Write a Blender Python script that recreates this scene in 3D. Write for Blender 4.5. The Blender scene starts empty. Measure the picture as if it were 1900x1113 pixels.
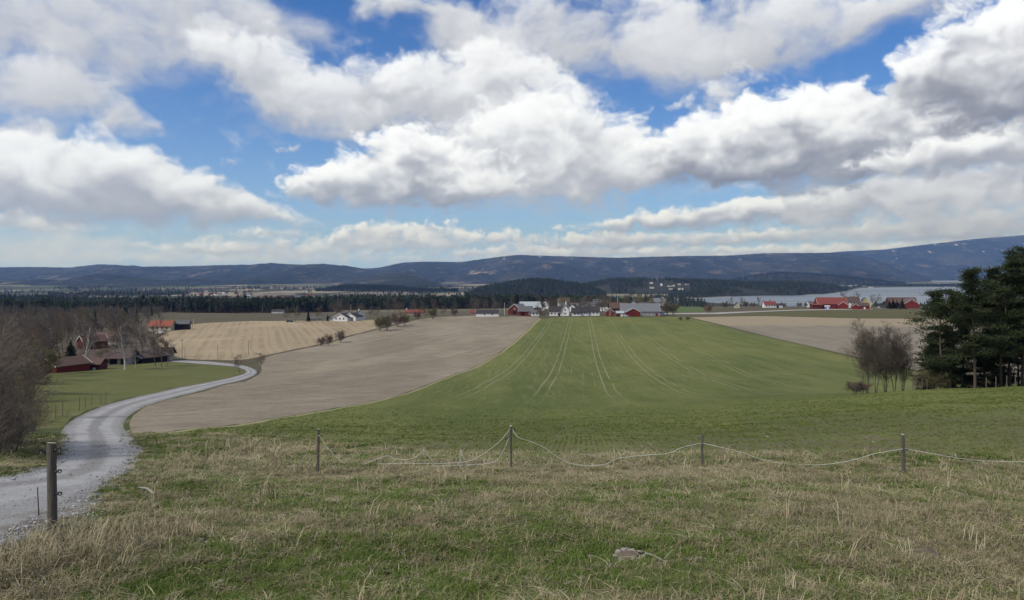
import bpy, bmesh, math, random, time
import numpy as np
from mathutils import Vector, Matrix, noise as mnoise
from mathutils.geometry import delaunay_2d_cdt
T0 = time.time()
random.seed(7); rng = np.random.default_rng(7)
SC = bpy.context.scene
COL = SC.collection
R = math.radians

# ------------------------------------------------------------------ camera
F = 1357.0; HOR = 512.0; CX = 950.0; IW, IH = 1900.0, 1113.0      # photo pixels: focal length, horizon row
cam = bpy.data.cameras.new('camera'); CAM = bpy.data.objects.new('camera', cam); COL.objects.link(CAM)
CAM.location = (0, 0, 0); CAM.rotation_euler = (R(90), 0, 0)
cam.sensor_width = 36; cam.lens = 36 * F / IW
cam.shift_y = (HOR - IH / 2) / IW
cam.clip_start = 0.1; cam.clip_end = 60000
SC.camera = CAM

# ------------------------------------------------------------------ render settings
SC.render.engine = 'CYCLES'
SC.view_settings.view_transform = 'Standard'; SC.view_settings.look = 'None'
SC.view_settings.gamma = 1.0; SC.view_settings.exposure = 0.58; SC.view_settings.use_curve_mapping = False
cy = SC.cycles
cy.max_bounces = 6; cy.diffuse_bounces = 2; cy.glossy_bounces = 2; cy.transmission_bounces = 2
cy.volume_bounces = 0; cy.transparent_max_bounces = 8
cy.use_denoising = True; cy.use_adaptive_sampling = True; cy.adaptive_threshold = 0.015
cy.sample_clamp_indirect = 4.0

# ------------------------------------------------------------------ node helpers
class NT:
    """thin wrapper that adds and wires shader nodes"""
    def __init__(s, tree): s.t = tree; s.n = tree.nodes; s.l = tree.links
    def add(s, typ, props=None, **ins):
        nd = s.n.new('ShaderNode' + typ)
        for k, v in (props or {}).items(): setattr(nd, k, v)
        for k, v in ins.items(): s.set(nd, k, v)
        return nd
    def set(s, nd, k, v):
        sock = nd.inputs[int(k[1:])] if k[0] == 'i' and k[1:].isdigit() else nd.inputs[k.replace('_', ' ')]
        if isinstance(v, bpy.types.NodeSocket): s.l.new(v, sock)
        elif isinstance(v, bpy.types.Node): s.l.new(v.outputs[0], sock)
        elif isinstance(v, (tuple, list)) and len(v) == 3 and sock.type == 'RGBA': sock.default_value = (*v, 1)
        else: sock.default_value = v
    def m(s, op, a, b=0.0, c=0.0, clamp=False):
        return s.add('Math', {'operation': op, 'use_clamp': clamp}, i0=a, i1=b, i2=c).outputs[0]
    def vm(s, op, a, b=(0, 0, 0)):
        nd = s.add('VectorMath', {'operation': op}, i0=a)
        if op == 'SCALE': s.set(nd, 'Scale', b)
        else: s.set(nd, 'i1', b)
        return nd.outputs[1] if op in ('DOT_PRODUCT', 'LENGTH', 'DISTANCE') else nd.outputs[0]
    def sep(s, v): return s.add('SeparateXYZ', None, i0=v).outputs
    def comb(s, x, y, z): return s.add('CombineXYZ', None, i0=x, i1=y, i2=z).outputs[0]
    def mix(s, f, a, b, blend='MIX'):
        nd = s.n.new('ShaderNodeMix'); nd.data_type = 'RGBA'; nd.blend_type = blend; nd.clamp_factor = True
        for i, v in ((0, f), (6, a), (7, b)):
            if isinstance(v, bpy.types.NodeSocket): s.l.new(v, nd.inputs[i])
            elif isinstance(v, (tuple, list)): nd.inputs[i].default_value = (*v[:3], 1)
            else: nd.inputs[i].default_value = v
        return nd.outputs[2]
    def noise(s, vec, scale, detail=4, rough=.55, dist=0., typ='FBM', dim='3D'):
        return s.add('TexNoise', {'noise_type': typ, 'noise_dimensions': dim}, Vector=vec, Scale=scale, Detail=detail, Roughness=rough, Distortion=dist).outputs[0]
    def ramp(s, f, stops, interp='LINEAR'):
        nd = s.n.new('ShaderNodeValToRGB'); s.l.new(f, nd.inputs[0]); nd.color_ramp.interpolation = interp
        el = nd.color_ramp.elements
        while len(el) < len(stops): el.new(0.5)
        for e, (p, c) in zip(el, stops):
            e.position = p; e.color = (*c, 1) if isinstance(c, (tuple, list)) else (c, c, c, 1)
        return nd.outputs[0]
    def smooth(s, x, a, b, o0=0.0, o1=1.0):
        return s.add('MapRange', {'interpolation_type': 'SMOOTHSTEP', 'clamp': True}, i0=x, i1=a, i2=b, i3=o0, i4=o1).outputs[0]
    def lin(s, x, a, b, o0=0.0, o1=1.0):
        return s.add('MapRange', {'clamp': True}, i0=x, i1=a, i2=b, i3=o0, i4=o1).outputs[0]

# ------------------------------------------------------------------ cloud layer, computed per direction (azimuth, elevation)
def _perlin(x, y, seed):
    xi = np.floor(x).astype(np.int64); yi = np.floor(y).astype(np.int64)
    xf = (x - xi).astype(np.float32); yf = (y - yi).astype(np.float32)
    def grad(ix, iy, fx, fy):
        h = (ix * 374761393 + iy * 668265263 + seed * 974634777) & 0xffffffff
        h = ((h ^ (h >> 13)) * 1274126177) & 0xffffffff
        a = ((h ^ (h >> 16)) & 1023).astype(np.float32) * np.float32(2 * math.pi / 1024)
        return np.cos(a) * fx + np.sin(a) * fy
    u = xf * xf * xf * (xf * (xf * 6 - 15) + 10); v = yf * yf * yf * (yf * (yf * 6 - 15) + 10)
    a = grad(xi, yi, xf, yf); b = grad(xi + 1, yi, xf - 1, yf)
    c = grad(xi, yi + 1, xf, yf - 1); d = grad(xi + 1, yi + 1, xf - 1, yf - 1)
    return ((a + u * (b - a)) * (1 - v) + (c + u * (d - c)) * v) * 1.5
def _fbm(x, y, lam, n, seed, rough=.55, billow=False):
    t = 0; a = 1.0; s = 0
    for i in range(n):
        k = _perlin(x / lam + 13.7 * i, y / lam + 7.3 * i, seed + i)
        t = t + a * ((np.abs(k) * 2 - .6) if billow else k); s += a
        a *= rough; lam *= .49
    return t / s
def _ss(x, a, b):
    t = np.clip((x - a) / (b - a), 0, 1); return t * t * (3 - 2 * t)
def _blur(a, r):
    for ax in (0, 1):
        for _ in range(2):
            p = np.pad(a, [(r + 1, r) if i == ax else (0, 0) for i in (0, 1)], mode='edge')
            c = np.cumsum(p, axis=ax, dtype=np.float64)
            a = ((c[2 * r + 1:] - c[:-2 * r - 1]) if ax == 0 else (c[:, 2 * r + 1:] - c[:, :-2 * r - 1])) / (2 * r + 1)
    return a.astype(np.float32)

# each bank: puffs (centre, half axes, tilt, strength in photo pixels), softness, wisp, grey of its underside, noise size, brightness
CLOUDS = [
 dict(b=[(100,470,520,60,0,.9),(420,480,420,26,0,.8),(-60,440,300,60,0,.8)], soft=1.6, wisp=.3, dark=.74, lam=140, top=.84, lit=.15),
 dict(b=[(330,250,240,40,8,.50),(620,110,160,40,20,.42),(640,290,160,20,0,.45),(700,60,140,30,-10,.4),(1150,200,120,30,0,.30),(1480,150,160,26,-28,.42),(380,150,120,40,0,.42),(560,410,200,16,0,.5),(1000,395,200,14,0,.5)], soft=1.6, wisp=1.1, dark=.76, lam=70, top=.82, lit=.2),
 # far bands over the ridge
 dict(b=[(200,484,420,16,0,1.2),(900,480,420,15,0,1.2),(1500,474,420,20,-2,1.3)], soft=.8, wisp=.6, dark=.62, lam=22, top=.82, lit=.5),
 dict(b=[(150,465,420,34,0,.8),(420,478,300,16,0,.7),(60,440,160,26,0,.6)], soft=.9, wisp=.7, dark=.70, lam=60, top=.80, lit=.35),
 dict(b=[(470,452,170,22,0,.9),(590,470,190,14,0,.9),(380,468,90,10,0,.7)], soft=.5, wisp=.5, dark=.62, lam=34, top=.86, lit=.7),
 dict(b=[(1150,470,220,10,-1,1.),(1450,468,260,12,-1,1.),(1750,455,260,14,-3,1.),(900,470,200,12,0,.9),(1050,462,120,14,0,.8)], soft=.45, wisp=.5, dark=.58, lam=26, top=.84, lit=.8),
 dict(b=[(760,438,130,16,-2,1.),(850,452,150,14,0,1.),(700,462,130,10,0,.9),(960,440,70,16,0,.8),(660,440,50,18,-20,.9),(740,420,90,14,-4,.8)], soft=.4, wisp=.4, dark=.58, lam=30, top=.90, lit=.9),
 dict(b=[(1130,440,110,14,-2,.9),(1290,446,230,13,-2,1.),(1500,440,200,14,-2,1.),(1100,455,160,12,0,.9)], soft=.4, wisp=.4, dark=.55, lam=30, top=.84, lit=.9),
 dict(b=[(1650,425,220,18,-3,1.),(1830,412,150,26,-3,1.1),(1760,440,200,14,-3,1.)], soft=.4, wisp=.5, dark=.52, lam=40, top=.84, lit=.8),
 dict(b=[(70,418,130,15,2,1.),(-10,412,120,18,0,.9)], soft=.5, wisp=.4, dark=.62, lam=40, top=.86, lit=.6),
 dict(b=[(470,434,95,12,-3,.9),(560,440,70,9,0,.7)], soft=.5, wisp=.5, dark=.62, lam=34, top=.86, lit=.7),
 # long bank low on the right
 dict(b=[(1180,415,150,15,-5,1.1),(1330,398,170,22,-7,1.2),(1480,388,150,24,-8,1.2),(1590,368,80,26,-10,1.),(1620,395,140,20,-6,1.)], soft=.3, wisp=.35, dark=.50, lam=44, top=.88, lit=1.0),
 dict(b=[(1780,350,170,32,-6,1.2),(1690,372,130,18,-6,1.),(1880,330,90,34,-4,1.1),(1640,345,60,16,-10,.8)], soft=.35, wisp=.5, dark=.40, lam=60, top=.80, lit=.8),
 dict(b=[(1780,320,240,60,-6,1.1),(1640,400,300,40,-6,1.1),(1350,350,200,24,-2,.9),(1850,420,200,40,0,1.1)], soft=.9, wisp=.5, dark=.56, lam=90, top=.84, lit=.5),
 # small puffs
 dict(b=[(535,278,30,11,-14,1.0)], soft=.6, wisp=.4, dark=.6, lam=20, top=.8, lit=.6),
 dict(b=[(421,300,32,11,0,.9)], soft=.6, wisp=.4, dark=.62, lam=20, top=.78, lit=.5),
 # upper left veil and streaks
 dict(b=[(60,40,300,95,0,1.3),(260,20,220,66,6,1.3),(450,32,150,44,10,1.3),(150,105,130,40,10,1.2),(530,40,60,30,10,.9),(30,120,120,50,0,1.)], soft=1.0, wisp=.6, dark=.64, lam=130, top=.78, lit=.35),
 dict(b=[(50,150,150,48,14,1.2),(150,190,130,30,20,1.2),(235,222,55,14,18,1.1),(20,170,120,40,10,1.1),(195,120,70,40,0,1.)], soft=.9, wisp=.6, dark=.66, lam=80, top=.78, lit=.45),
 dict(b=[(10,240,110,44,8,1.),(70,255,90,34,14,.9)], soft=1.0, wisp=.5, dark=.60, lam=80, top=.74, lit=.35),
 dict(b=[(285,190,80,12,-6,.55),(600,160,60,26,0,.4)], soft=1.2, wisp=.8, dark=.66, lam=50, top=.74, lit=.3),
 # big bank on the left
 dict(b=[(30,315,150,55,0,1.2),(170,315,140,52,6,1.2),(270,345,140,44,12,1.2),(390,372,130,32,12,1.1),(60,375,200,38,2,1.2),(480,392,70,14,8,.9),(250,378,200,28,4,1.1)], soft=.38, wisp=.4, dark=.53, lam=80, top=.90, lit=.75),
 # sheet at the top
 dict(b=[(720,8,110,16,8,.9),(840,40,90,34,10,.9),(920,110,120,44,20,.9),(960,50,230,75,6,1.1),(1180,70,240,90,4,1.2),(1400,55,220,66,-8,1.2),(1560,35,150,36,-12,1.1),(1720,12,140,22,-8,.9),(1290,100,150,36,2,1.),(1430,105,90,26,-10,.9),(880,90,110,40,14,.7)], soft=.85, wisp=.8, dark=.64, lam=110, top=.84, lit=.55),
 dict(b=[(1330,180,70,34,-20,.9),(1275,178,40,14,-30,.6),(1390,150,60,30,-20,.8)], soft=.7, wisp=.8, dark=.66, lam=50, top=.88, lit=.6),
 # centre-left cloud trailing to the right
 dict(b=[(420,90,90,34,10,.9),(450,150,100,56,14,1.2),(570,160,110,60,16,1.2),(640,205,110,42,16,1.1),(540,205,70,26,10,.9),(740,215,90,30,8,.9)], soft=.5, wisp=.5, dark=.60, lam=90, top=.88, lit=.6),
 dict(b=[(760,170,110,54,6,1.2),(880,150,110,60,-4,1.2),(960,190,130,70,10,1.2),(700,150,60,30,-10,.9),(850,215,150,46,4,1.2)], soft=.4, wisp=.45, dark=.60, lam=80, top=.90, lit=.8),
 # central cumulus
 dict(b=[(1010,260,120,90,6,1.3),(1065,245,60,56,0,1.2),(1115,300,60,60,10,1.1),(960,320,150,54,0,1.2),(1060,350,110,34,0,1.),(930,260,90,60,0,1.1),(1170,320,70,46,0,.95),(1215,290,40,40,0,.75)], soft=.32, wisp=.4, dark=.58, lam=70, top=.95, lit=1.0),
 dict(b=[(735,290,62,46,0,1.3),(650,325,48,30,0,1.2),(580,348,50,24,0,1.2),(800,320,100,50,0,1.3),(690,355,150,30,0,1.2),(860,350,120,40,0,1.2),(780,280,60,36,0,1.)], soft=.20, wisp=.25, dark=.48, lam=56, top=1.0, lit=1.25),
 # great cloud on the right with a flat base
 dict(b=[(1300,260,80,40,-10,1.2),(1400,235,110,50,-14,1.3),(1530,212,110,38,-10,1.2),(1620,225,100,42,0,1.2),(1700,260,120,46,4,1.2),(1450,285,230,52,-2,1.4),(1320,300,100,34,4,1.2),(1610,290,150,40,-4,1.2),(1390,320,130,22,2,1.)], soft=.22, wisp=.3, dark=.40, lam=64, top=.98, lit=1.15),
 dict(b=[(1780,285,150,30,-4,1.2),(1880,270,80,34,-6,1.2),(1700,300,120,24,-4,1.1)], soft=.28, wisp=.4, dark=.50, lam=50, top=.94, lit=1.0),
 # cloud at the right edge
 dict(b=[(1850,75,85,56,-10,1.2),(1800,125,80,66,-20,1.3),(1890,130,100,84,0,1.4),(1680,138,40,28,0,1.2),(1750,170,60,36,0,1.2),(1840,200,110,36,4,1.2)], soft=.24, wisp=.3, dark=.39, lam=64, top=.95, lit=1.1),
]
def _aside(c, dx, dy=0):
    return dict(c, b=[(q[0] + dx, q[1] + dy) + tuple(q[2:]) for q in c['b']])
CLOUDS += [_aside(c, 2350, -20) for c in CLOUDS if -200 < c['b'][0][0] < 620] + [_aside(c, -2050, 10) for c in CLOUDS if c['b'][0][0] > 1150]      # the same kinds of bank carry on to both sides
def cloud_sheet(nx, ny, x0, x1, y0, y1, detail=7):
    """premultiplied brightness + cover over a grid in photo pixels (x to the right, y down), converted from azimuth/elevation"""
    azs = np.linspace(x0, x1, nx, dtype=np.float32); els = np.linspace(y0, y1, ny, dtype=np.float32)
    A, E = np.meshgrid(azs, els)
    X = CX + F * A; Y = HOR - F * E                      # angular pixels
    step = F * (x1 - x0) / nx
    pre = np.zeros_like(X); cov = np.zeros_like(X)
    for ci, c in enumerate(CLOUDS):
        lam = c['lam']; B = []
        for (px, py, a, b, rot, s) in c['b']:
            az, el = math.atan((px - CX) / F), 0
            el = math.atan((HOR - py) / F * math.cos(az)); k = 1.0
            B.append((CX + F * az, HOR - F * el, a * math.cos(az) ** 1.5, b, R(rot), s))
        bx0 = min(q[0] - 2.1 * max(q[2], q[3]) for q in B); bx1 = max(q[0] + 2.1 * max(q[2], q[3]) for q in B)
        by0 = min(q[1] - 2.1 * q[3] - .5 * q[2] for q in B); by1 = max(q[1] + 2.1 * q[3] + .5 * q[2] for q in B)
        ix = np.where((X[0] > bx0) & (X[0] < bx1))[0]; iy = np.where((Y[:, 0] > by0) & (Y[:, 0] < by1))[0]
        if len(ix) < 2 or len(iy) < 2: continue
        sl = (slice(iy[0], iy[-1] + 1), slice(ix[0], ix[-1] + 1))
        x, y = X[sl], Y[sl]; sd = 100 + 17 * ci
        ys = y * 1.35                                     # flattened
        w1 = _fbm(x, ys, lam * 1.1, 4, sd + 1); w2 = _fbm(x, ys, lam * 1.1, 4, sd + 2)
        xw, yw = x + w1 * lam * .55, y + w2 * lam * .38
        m = 0; hb = 0; hw = 1e-6
        for (cx_, cy_, a, b, rot, s) in B:
            dx, dy = xw - cx_, yw - cy_; co, si = math.cos(rot), math.sin(rot)
            u = (dx * co + dy * si) / a; v = (-dx * si + dy * co) / b
            q = np.exp(-(u * u + v * v) * .8) * s
            m = m + q; hb = hb + q * np.clip(-v, -1.5, 1.5); hw = hw + q
        m = m / (1 + .35 * m) * 1.25
        hb = hb / hw                                      # +1 at the crown, -1 at the underside
        bil = _fbm(xw, yw * 1.25, lam * .62, detail - 1, sd + 5, .52, True)
        fb = _fbm(x + w1 * lam * .5, ys + w2 * lam * .3, lam * .9, detail, sd + 9, .56)
        big = _fbm(xw, ys * 1.2, lam * 1.5, 3, sd + 21, .5)
        n = bil * (1 - c['wisp']) * .70 + fb * (c['wisp'] * 1.3 + .28) + big * .55
        d = m - .50 + n * .80
        low = _ss(-hb, .0, .8)                            # ragged, soft undersides
        edge = .36 + .95 * c['soft'] + .50 * low
        al = _ss(d, 0, edge) * (1 - .25 * c['soft'] * np.exp(-np.clip(d, 0, 3) * 1.5))
        # relief of the cloud seen as a height field, lit from the upper left
        h = np.sqrt(np.clip(d + .10, 0, 2.0)) * lam * .9
        hs = _blur(h, max(1, int(2.2 / step)))
        gy, gx = np.gradient(hs, step)
        gy2, gx2 = np.gradient(_blur(h, max(1, int(lam * .20 / step))), step)
        gx, gy = gx * .22 + gx2 * .8, gy * .22 + gy2 * .8
        # array rows run with +elevation, so +gy rises upwards
        nrm = 1 / np.sqrt(1 + gx * gx + gy * gy)
        lam_t = np.clip((.50 * gx - .72 * gy) * nrm + .10, -.8, .8)
        up = _ss(hb * .8 + .9 * big + .25 * fb + .35 * bil, -.85, .85)
        dk = c['dark'] + .15 * (1 - c['dark'])
        br = dk + (c['top'] - .01 - dk) * (.06 + .92 * up) + c['lit'] * .17 * lam_t * (.45 + .55 * up)
        thin = np.exp(-np.clip(d, 0, 3) * 3.6)
        br = br * (1 - thin * .8) + c['top'] * .93 * thin * .8
        br = _blur(br.astype(np.float32), 1)
        br = .96 - np.logaddexp(0, (.96 - br) * 16) / 16 + .02
        br = np.clip(br, .25, 1.0)
        pre[sl] = pre[sl] * (1 - al) + br * al
        cov[sl] = cov[sl] * (1 - al) + al
    return pre, cov

# ------------------------------------------------------------------ sky and sun
SUN_EL, SUN_AZ = R(44), R(-122)            # azimuth from the view axis (+Y), negative = left
AZ1, EL0, EL1 = 1.0, -.01, .46            # the part of the sky the photograph shows, worked out finely
def _img(name, pre, cov):
    h, w = pre.shape
    im = bpy.data.images.new(name, w, h, alpha=False, float_buffer=True, is_data=True)
    buf = np.zeros((h, w, 4), np.float32); buf[..., 0] = pre; buf[..., 1] = cov; buf[..., 3] = 1
    im.pixels.foreach_set(buf.ravel()); im.update(); im.pack()
    return im
near_sky = _img('cloud_field', *cloud_sheet(2000, 480, -AZ1, AZ1, EL0, EL1))
def wide_sheet(nx=640, ny=200):
    """the same broken layer carried on round the whole sky, coarser"""
    A, E = np.meshgrid(np.linspace(-math.pi, math.pi, nx, dtype=np.float32), np.linspace(0, math.pi / 2, ny, dtype=np.float32))
    rho = np.cos(E) / (np.sin(E) + .10)
    x, y = rho * np.sin(A) + 40, rho * np.cos(A) + 40
    n = _fbm(x, y, 1.15, 5, 900, .55); s2 = _fbm(x, y, 1.15, 3, 900, .5)
    cov = _ss(n + .16, 0, .30)
    br = np.clip(.80 - .42 * np.clip(s2 + .1, 0, 1) + .5 * (s2 - _fbm(x + .1, y - .1, 1.15, 3, 900, .5)), .4, .95)
    return br * cov, cov
wide_sky = _img('cloud_field_wide', *wide_sheet())
W = bpy.data.worlds.new('World'); SC.world = W; W.use_nodes = True
W.cycles.sampling_method = 'MANUAL'; W.cycles.sample_map_resolution = 512
wt = W.node_tree; wt.nodes.clear(); N = NT(wt)
D = N.add('TexCoord').outputs['Generated']
dx, dy, dz = N.sep(D)
az = N.m('ARCTAN2', dx, dy); el = N.m('ARCSINE', dz)
def tex(im, x0, x1, y0, y1):
    t = N.n.new('ShaderNodeTexImage'); t.image = im; t.extension = 'EXTEND'; t.interpolation = 'Linear'
    N.l.new(N.comb(N.lin(az, x0, x1), N.lin(el, y0, y1), 0.0), t.inputs[0])
    s = N.add('SeparateColor', None, i0=t.outputs[0]); return s.outputs[0], s.outputs[1]
pn, cn = tex(near_sky, -AZ1, AZ1, EL0, EL1); pw, cw = tex(wide_sky, -math.pi, math.pi, 0, math.pi / 2)
win = N.m('MULTIPLY', N.smooth(N.m('ABSOLUTE', az), .84, .98, 1, 0), N.smooth(el, .39, .46, 1, 0))
def fmix(f, a, b): return N.m('ADD', N.m('MULTIPLY', b, f), N.m('MULTIPLY', a, N.m('SUBTRACT', 1.0, f)))
pre = fmix(win, pw, pn); alpha = fmix(win, cw, cn)
lum = N.m('DIVIDE', pre, N.m('MAXIMUM', alpha, .001))
b = N.m('POWER', lum, 2.2)
tint = N.mix(N.lin(lum, .4, .95), (.90, .94, 1.06), (.955, .98, 1.02))
ccol = N.mix(1.0, tint, N.comb(b, b, b), 'MULTIPLY')
sky = N.add('TexSky', {'sky_type': 'NISHITA', 'sun_disc': False, 'sun_elevation': SUN_EL, 'sun_rotation': SUN_AZ, 'altitude': 150, 'air_density': 1.0, 'dust_density': .25, 'ozone_density': 1.2})
SKY_K = 0.085
hs = N.add('HueSaturation', None, Saturation=1.45, Value=1.0, Color=sky.outputs[0])
blue = N.mix(1.0, hs.outputs[0], (.50, .72, 1.04), 'MULTIPLY')
veil = N.m('MULTIPLY', N.m('EXPONENT', N.m('MULTIPLY', N.m('MAXIMUM', el, 0.0), -7.0)), .82)   # far thin cloud low in the sky
blue = N.mix(veil, blue, tuple(c / SKY_K for c in (.37, .50, .75)))
col = N.mix(alpha, blue, N.vm('SCALE', ccol, 1.0 / SKY_K))
low = N.m('EXPONENT', N.m('MULTIPLY', N.m('MAXIMUM', el, 0.0), -9.0))
col = N.mix(low, col, N.mix(1.0, col, (.83, .95, 1.22), 'MULTIPLY'))   # the farthest clouds stand in blue air
bg = N.add('Background', None, Color=col, Strength=SKY_K * .8)
out = N.add('OutputWorld', None, Surface=bg)

sun = bpy.data.lights.new('sun', 'SUN'); sun.energy = 2.3; sun.angle = R(9); sun.color = (1, .95, .87)
SUN = bpy.data.objects.new('sun', sun); COL.objects.link(SUN)
sd = Vector((math.sin(SUN_AZ) * math.cos(SUN_EL), math.cos(SUN_AZ) * math.cos(SUN_EL), math.sin(SUN_EL)))
SUN.rotation_euler = sd.to_track_quat('Z', 'Y').to_euler()

# ------------------------------------------------------------------ objects: naming helpers
def tag(o, label=None, cat=None, group=None, kind=None):
    if label: o['label'] = label
    if cat: o['category'] = cat
    if group: o['group'] = group
    if kind: o['kind'] = kind
    return o
def mesh_obj(name, verts, faces, mat=None, parent=None, smooth=False):
    me = bpy.data.meshes.new(name); me.from_pydata([tuple(v) for v in verts], [], [tuple(f) for f in faces])
    if smooth: me.polygons.foreach_set('use_smooth', [True] * len(me.polygons))
    for m_ in (mat if isinstance(mat, (list, tuple)) else [mat]):
        if m_: me.materials.append(m_)
    o = bpy.data.objects.new(name, me); COL.objects.link(o)
    if parent: o.parent = parent
    return o
def np_mesh(name, V, T, mats, smooth=False, midx=None):
    """triangle mesh straight from arrays"""
    me = bpy.data.meshes.new(name); V = np.asarray(V, np.float32); T = np.asarray(T, np.int32)
    me.vertices.add(len(V)); me.vertices.foreach_set('co', V.ravel())
    me.loops.add(T.size); me.loops.foreach_set('vertex_index', T.ravel())
    me.polygons.add(len(T)); me.polygons.foreach_set('loop_start', np.arange(0, T.size, 3, dtype=np.int32))
    if midx is not None: me.polygons.foreach_set('material_index', np.asarray(midx, np.int32))
    me.polygons.foreach_set('use_smooth', np.full(len(T), smooth))
    me.update(calc_edges=True); me.validate()
    for m_ in mats: me.materials.append(m_)
    return me
def link(name, me, parent=None):
    o = bpy.data.objects.new(name, me); COL.objects.link(o)
    if parent: o.parent = parent
    return o
def empty(name, loc, rz=0.0):
    o = bpy.data.objects.new(name, None); COL.objects.link(o); o.location = loc; o.rotation_euler = (0, 0, rz)
    o.empty_display_size = .3
    return o

# ------------------------------------------------------------------ the lie of the land
# heights (m, eye = 0) along sight lines: photo column -> [(distance, height)]
_Y = [0, 12, 20, 30, 45, 65, 85, 110, 150, 190, 240, 300, 400, 490, 600, 700, 850, 1100, 1600, 2300, 3200, 5000, 9000, 40000]
_near = [-1.6, -3.82, -5.3]
_cols = {
 -900: [-7.4, -9.6, -12.3, -14.6, -17.5, -21.8, -25, -28, -29.5, -30.5, -31, -33, -36, -42, -52, -62, -70, -72, -72, -70, -70],
 100:  [-7.4, -9.6, -12.3, -14.6, -17.5, -21.8, -25, -28, -29.5, -30.2, -30.6, -33, -36, -42, -52, -62, -70, -72, -72, -70, -70],
 500:  [-7.3, -9.7, -12.6, -15.1, -18.0, -22.2, -25.2, -27.6, -28.6, -28.6, -28.4, -32, -36, -42, -50, -60, -70, -72, -72, -70, -70],
 950:  [-7.2, -9.7, -12.9, -15.6, -18.6, -22.3, -24.9, -26.9, -28.0, -28.3, -27.8, -29, -32, -38, -46, -58, -68, -72, -72, -70, -70],
 1300: [-7.1, -9.4, -12.3, -14.9, -18.0, -22.3, -25.1, -27.1, -28.0, -28.2, -27.8, -28, -30, -38, -56, -72, -76, -74, -73, -70, -70],
 1560: [-6.8, -8.85, -11.2, -13.6, -17.6, -22.9, -25.7, -27.4, -28.0, -28.2, -27.8, -27.5, -28, -36, -55, -74, -74, -74, -73, -70, -70],
 1720: [-6.5, -8.3, -10.5, -13.0, -18.0, -23.6, -26.2, -27.5, -28.0, -28.2, -27.8, -27.5, -28, -36, -55, -74, -74, -74, -73, -70, -70],
 1900: [-6.3, -7.9, -9.9, -12.7, -17.6, -23.6, -26.2, -27.5, -28.0, -28.2, -27.8, -27.5, -28, -36, -55, -74, -74, -74, -73, -70, -70],
 2900: [-6.2, -7.7, -9.6, -12.3, -17.0, -23.0, -26.0, -27.5, -28.0, -28.2, -27.8, -27.5, -28, -36, -55, -74, -74, -74, -73, -70, -70],
}
_lx = np.log(np.array(_Y, float) + 8)
_us = np.array([(c - CX) / F for c in sorted(_cols)])
_tab = np.array([_near + _cols[c] for c in sorted(_cols)])
_g = np.linspace(_lx[0], _lx[-1], 400)
_gt = np.array([np.interp(_g, _lx, r) for r in _tab])
_k = np.exp(-np.linspace(-2.2, 2.2, 15) ** 2); _k /= _k.sum()
_gt = np.array([np.convolve(np.pad(r, 7, mode='reflect', reflect_type='odd'), _k, 'valid') for r in _gt])   # round the breaks of slope
_ug = np.linspace(_us[0], _us[-1], 260)
_grid = np.array([np.interp(_ug, _us, _gt[:, i]) for i in range(400)]).T
_k2 = np.exp(-np.linspace(-2, 2, 17) ** 2); _k2 /= _k2.sum()
_grid = np.array([np.convolve(np.pad(_grid[:, i], 8, mode='edge'), _k2, 'valid') for i in range(400)]).T
def H(x, y):
    x = np.asarray(x, float); y = np.asarray(y, float)
    yy = np.maximum(y, 4.0); u = np.clip(x / yy, _ug[0], _ug[-1]); l = np.log(np.maximum(y, 0) + 8)
    fu = (u - _ug[0]) / (_ug[1] - _ug[0]); fl = np.clip((l - _g[0]) / (_g[1] - _g[0]), 0, 398.999)
    i = np.clip(fu.astype(int), 0, 258); j = fl.astype(int); a = fu - i; b = fl - j
    z = (_grid[i, j] * (1 - a) + _grid[i + 1, j] * a) * (1 - b) + (_grid[i, j + 1] * (1 - a) + _grid[i + 1, j + 1] * a) * b
    return np.where(y < 0, np.minimum(-1.6 - .185 * y, 6.0), z)
def h1(x, y): return float(H(x, y))
def ground_at(px, py, ymin=4.0):
    """where the sight line through a photo pixel meets the land"""
    u = (px - CX) / F; v = (HOR - py) / F
    ys = np.geomspace(ymin, 4000, 1600); dz = v * ys - H(u * ys, ys)
    k = np.argmax(dz < 0)
    if dz[k] >= 0: k = len(ys) - 1
    y0, y1 = ys[max(k - 1, 0)], ys[k]
    for _ in range(24):
        ym = .5 * (y0 + y1)
        if v * ym - h1(u * ym, ym) < 0: y1 = ym
        else: y0 = ym
    return (u * y1, y1)
def on_plane(px, py, z):
    y = z * F / (HOR - py); return ((px - CX) / F * y, y)
def at_depth(px, y): return ((px - CX) / F * y, y)

def smooth_line(pts, n=10):
    """Catmull-Rom through plan points"""
    P_ = [np.array(p, float) for p in pts]; P_ = [2 * P_[0] - P_[1]] + P_ + [2 * P_[-1] - P_[-2]]; o = []
    for i in range(1, len(P_) - 2):
        a, b, c, d = P_[i - 1:i + 3]
        for t in np.linspace(0, 1, n, endpoint=False):
            o.append(.5 * (2 * b + (c - a) * t + (2 * a - 5 * b + 4 * c - d) * t * t + (3 * b - a - 3 * c + d) * t ** 3))
    o.append(P_[-2]); return [tuple(p) for p in o]
G_ = ground_at
road_l = [(-400, 900), (0, 880), (75, 858), (112, 818), (118, 792), (150, 769), (200, 749), (260, 733.5), (330, 717.5), (400, 704.5), (437, 696.5), (455, 690), (452, 683.5), (425, 678), (372, 674), (318, 670)]
road_r = [(-400, 1215), (0, 1064), (60, 1020), (130, 962), (200, 918), (250, 878), (269, 842), (248, 812), (229, 790), (238, 772), (262, 756), (305, 741), (350, 729), (410, 712.5), (452, 702.5), (475, 692), (472, 683.5), (447, 676), (400, 670.5), (318, 666.5)]
RL = smooth_line([G_(*p) for p in road_l], 6); RR = smooth_line([G_(*p) for p in road_r], 6)
REG = []   # name, polygon in plan
REG.append(('gravel_road', RL + RR[::-1]))
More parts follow.
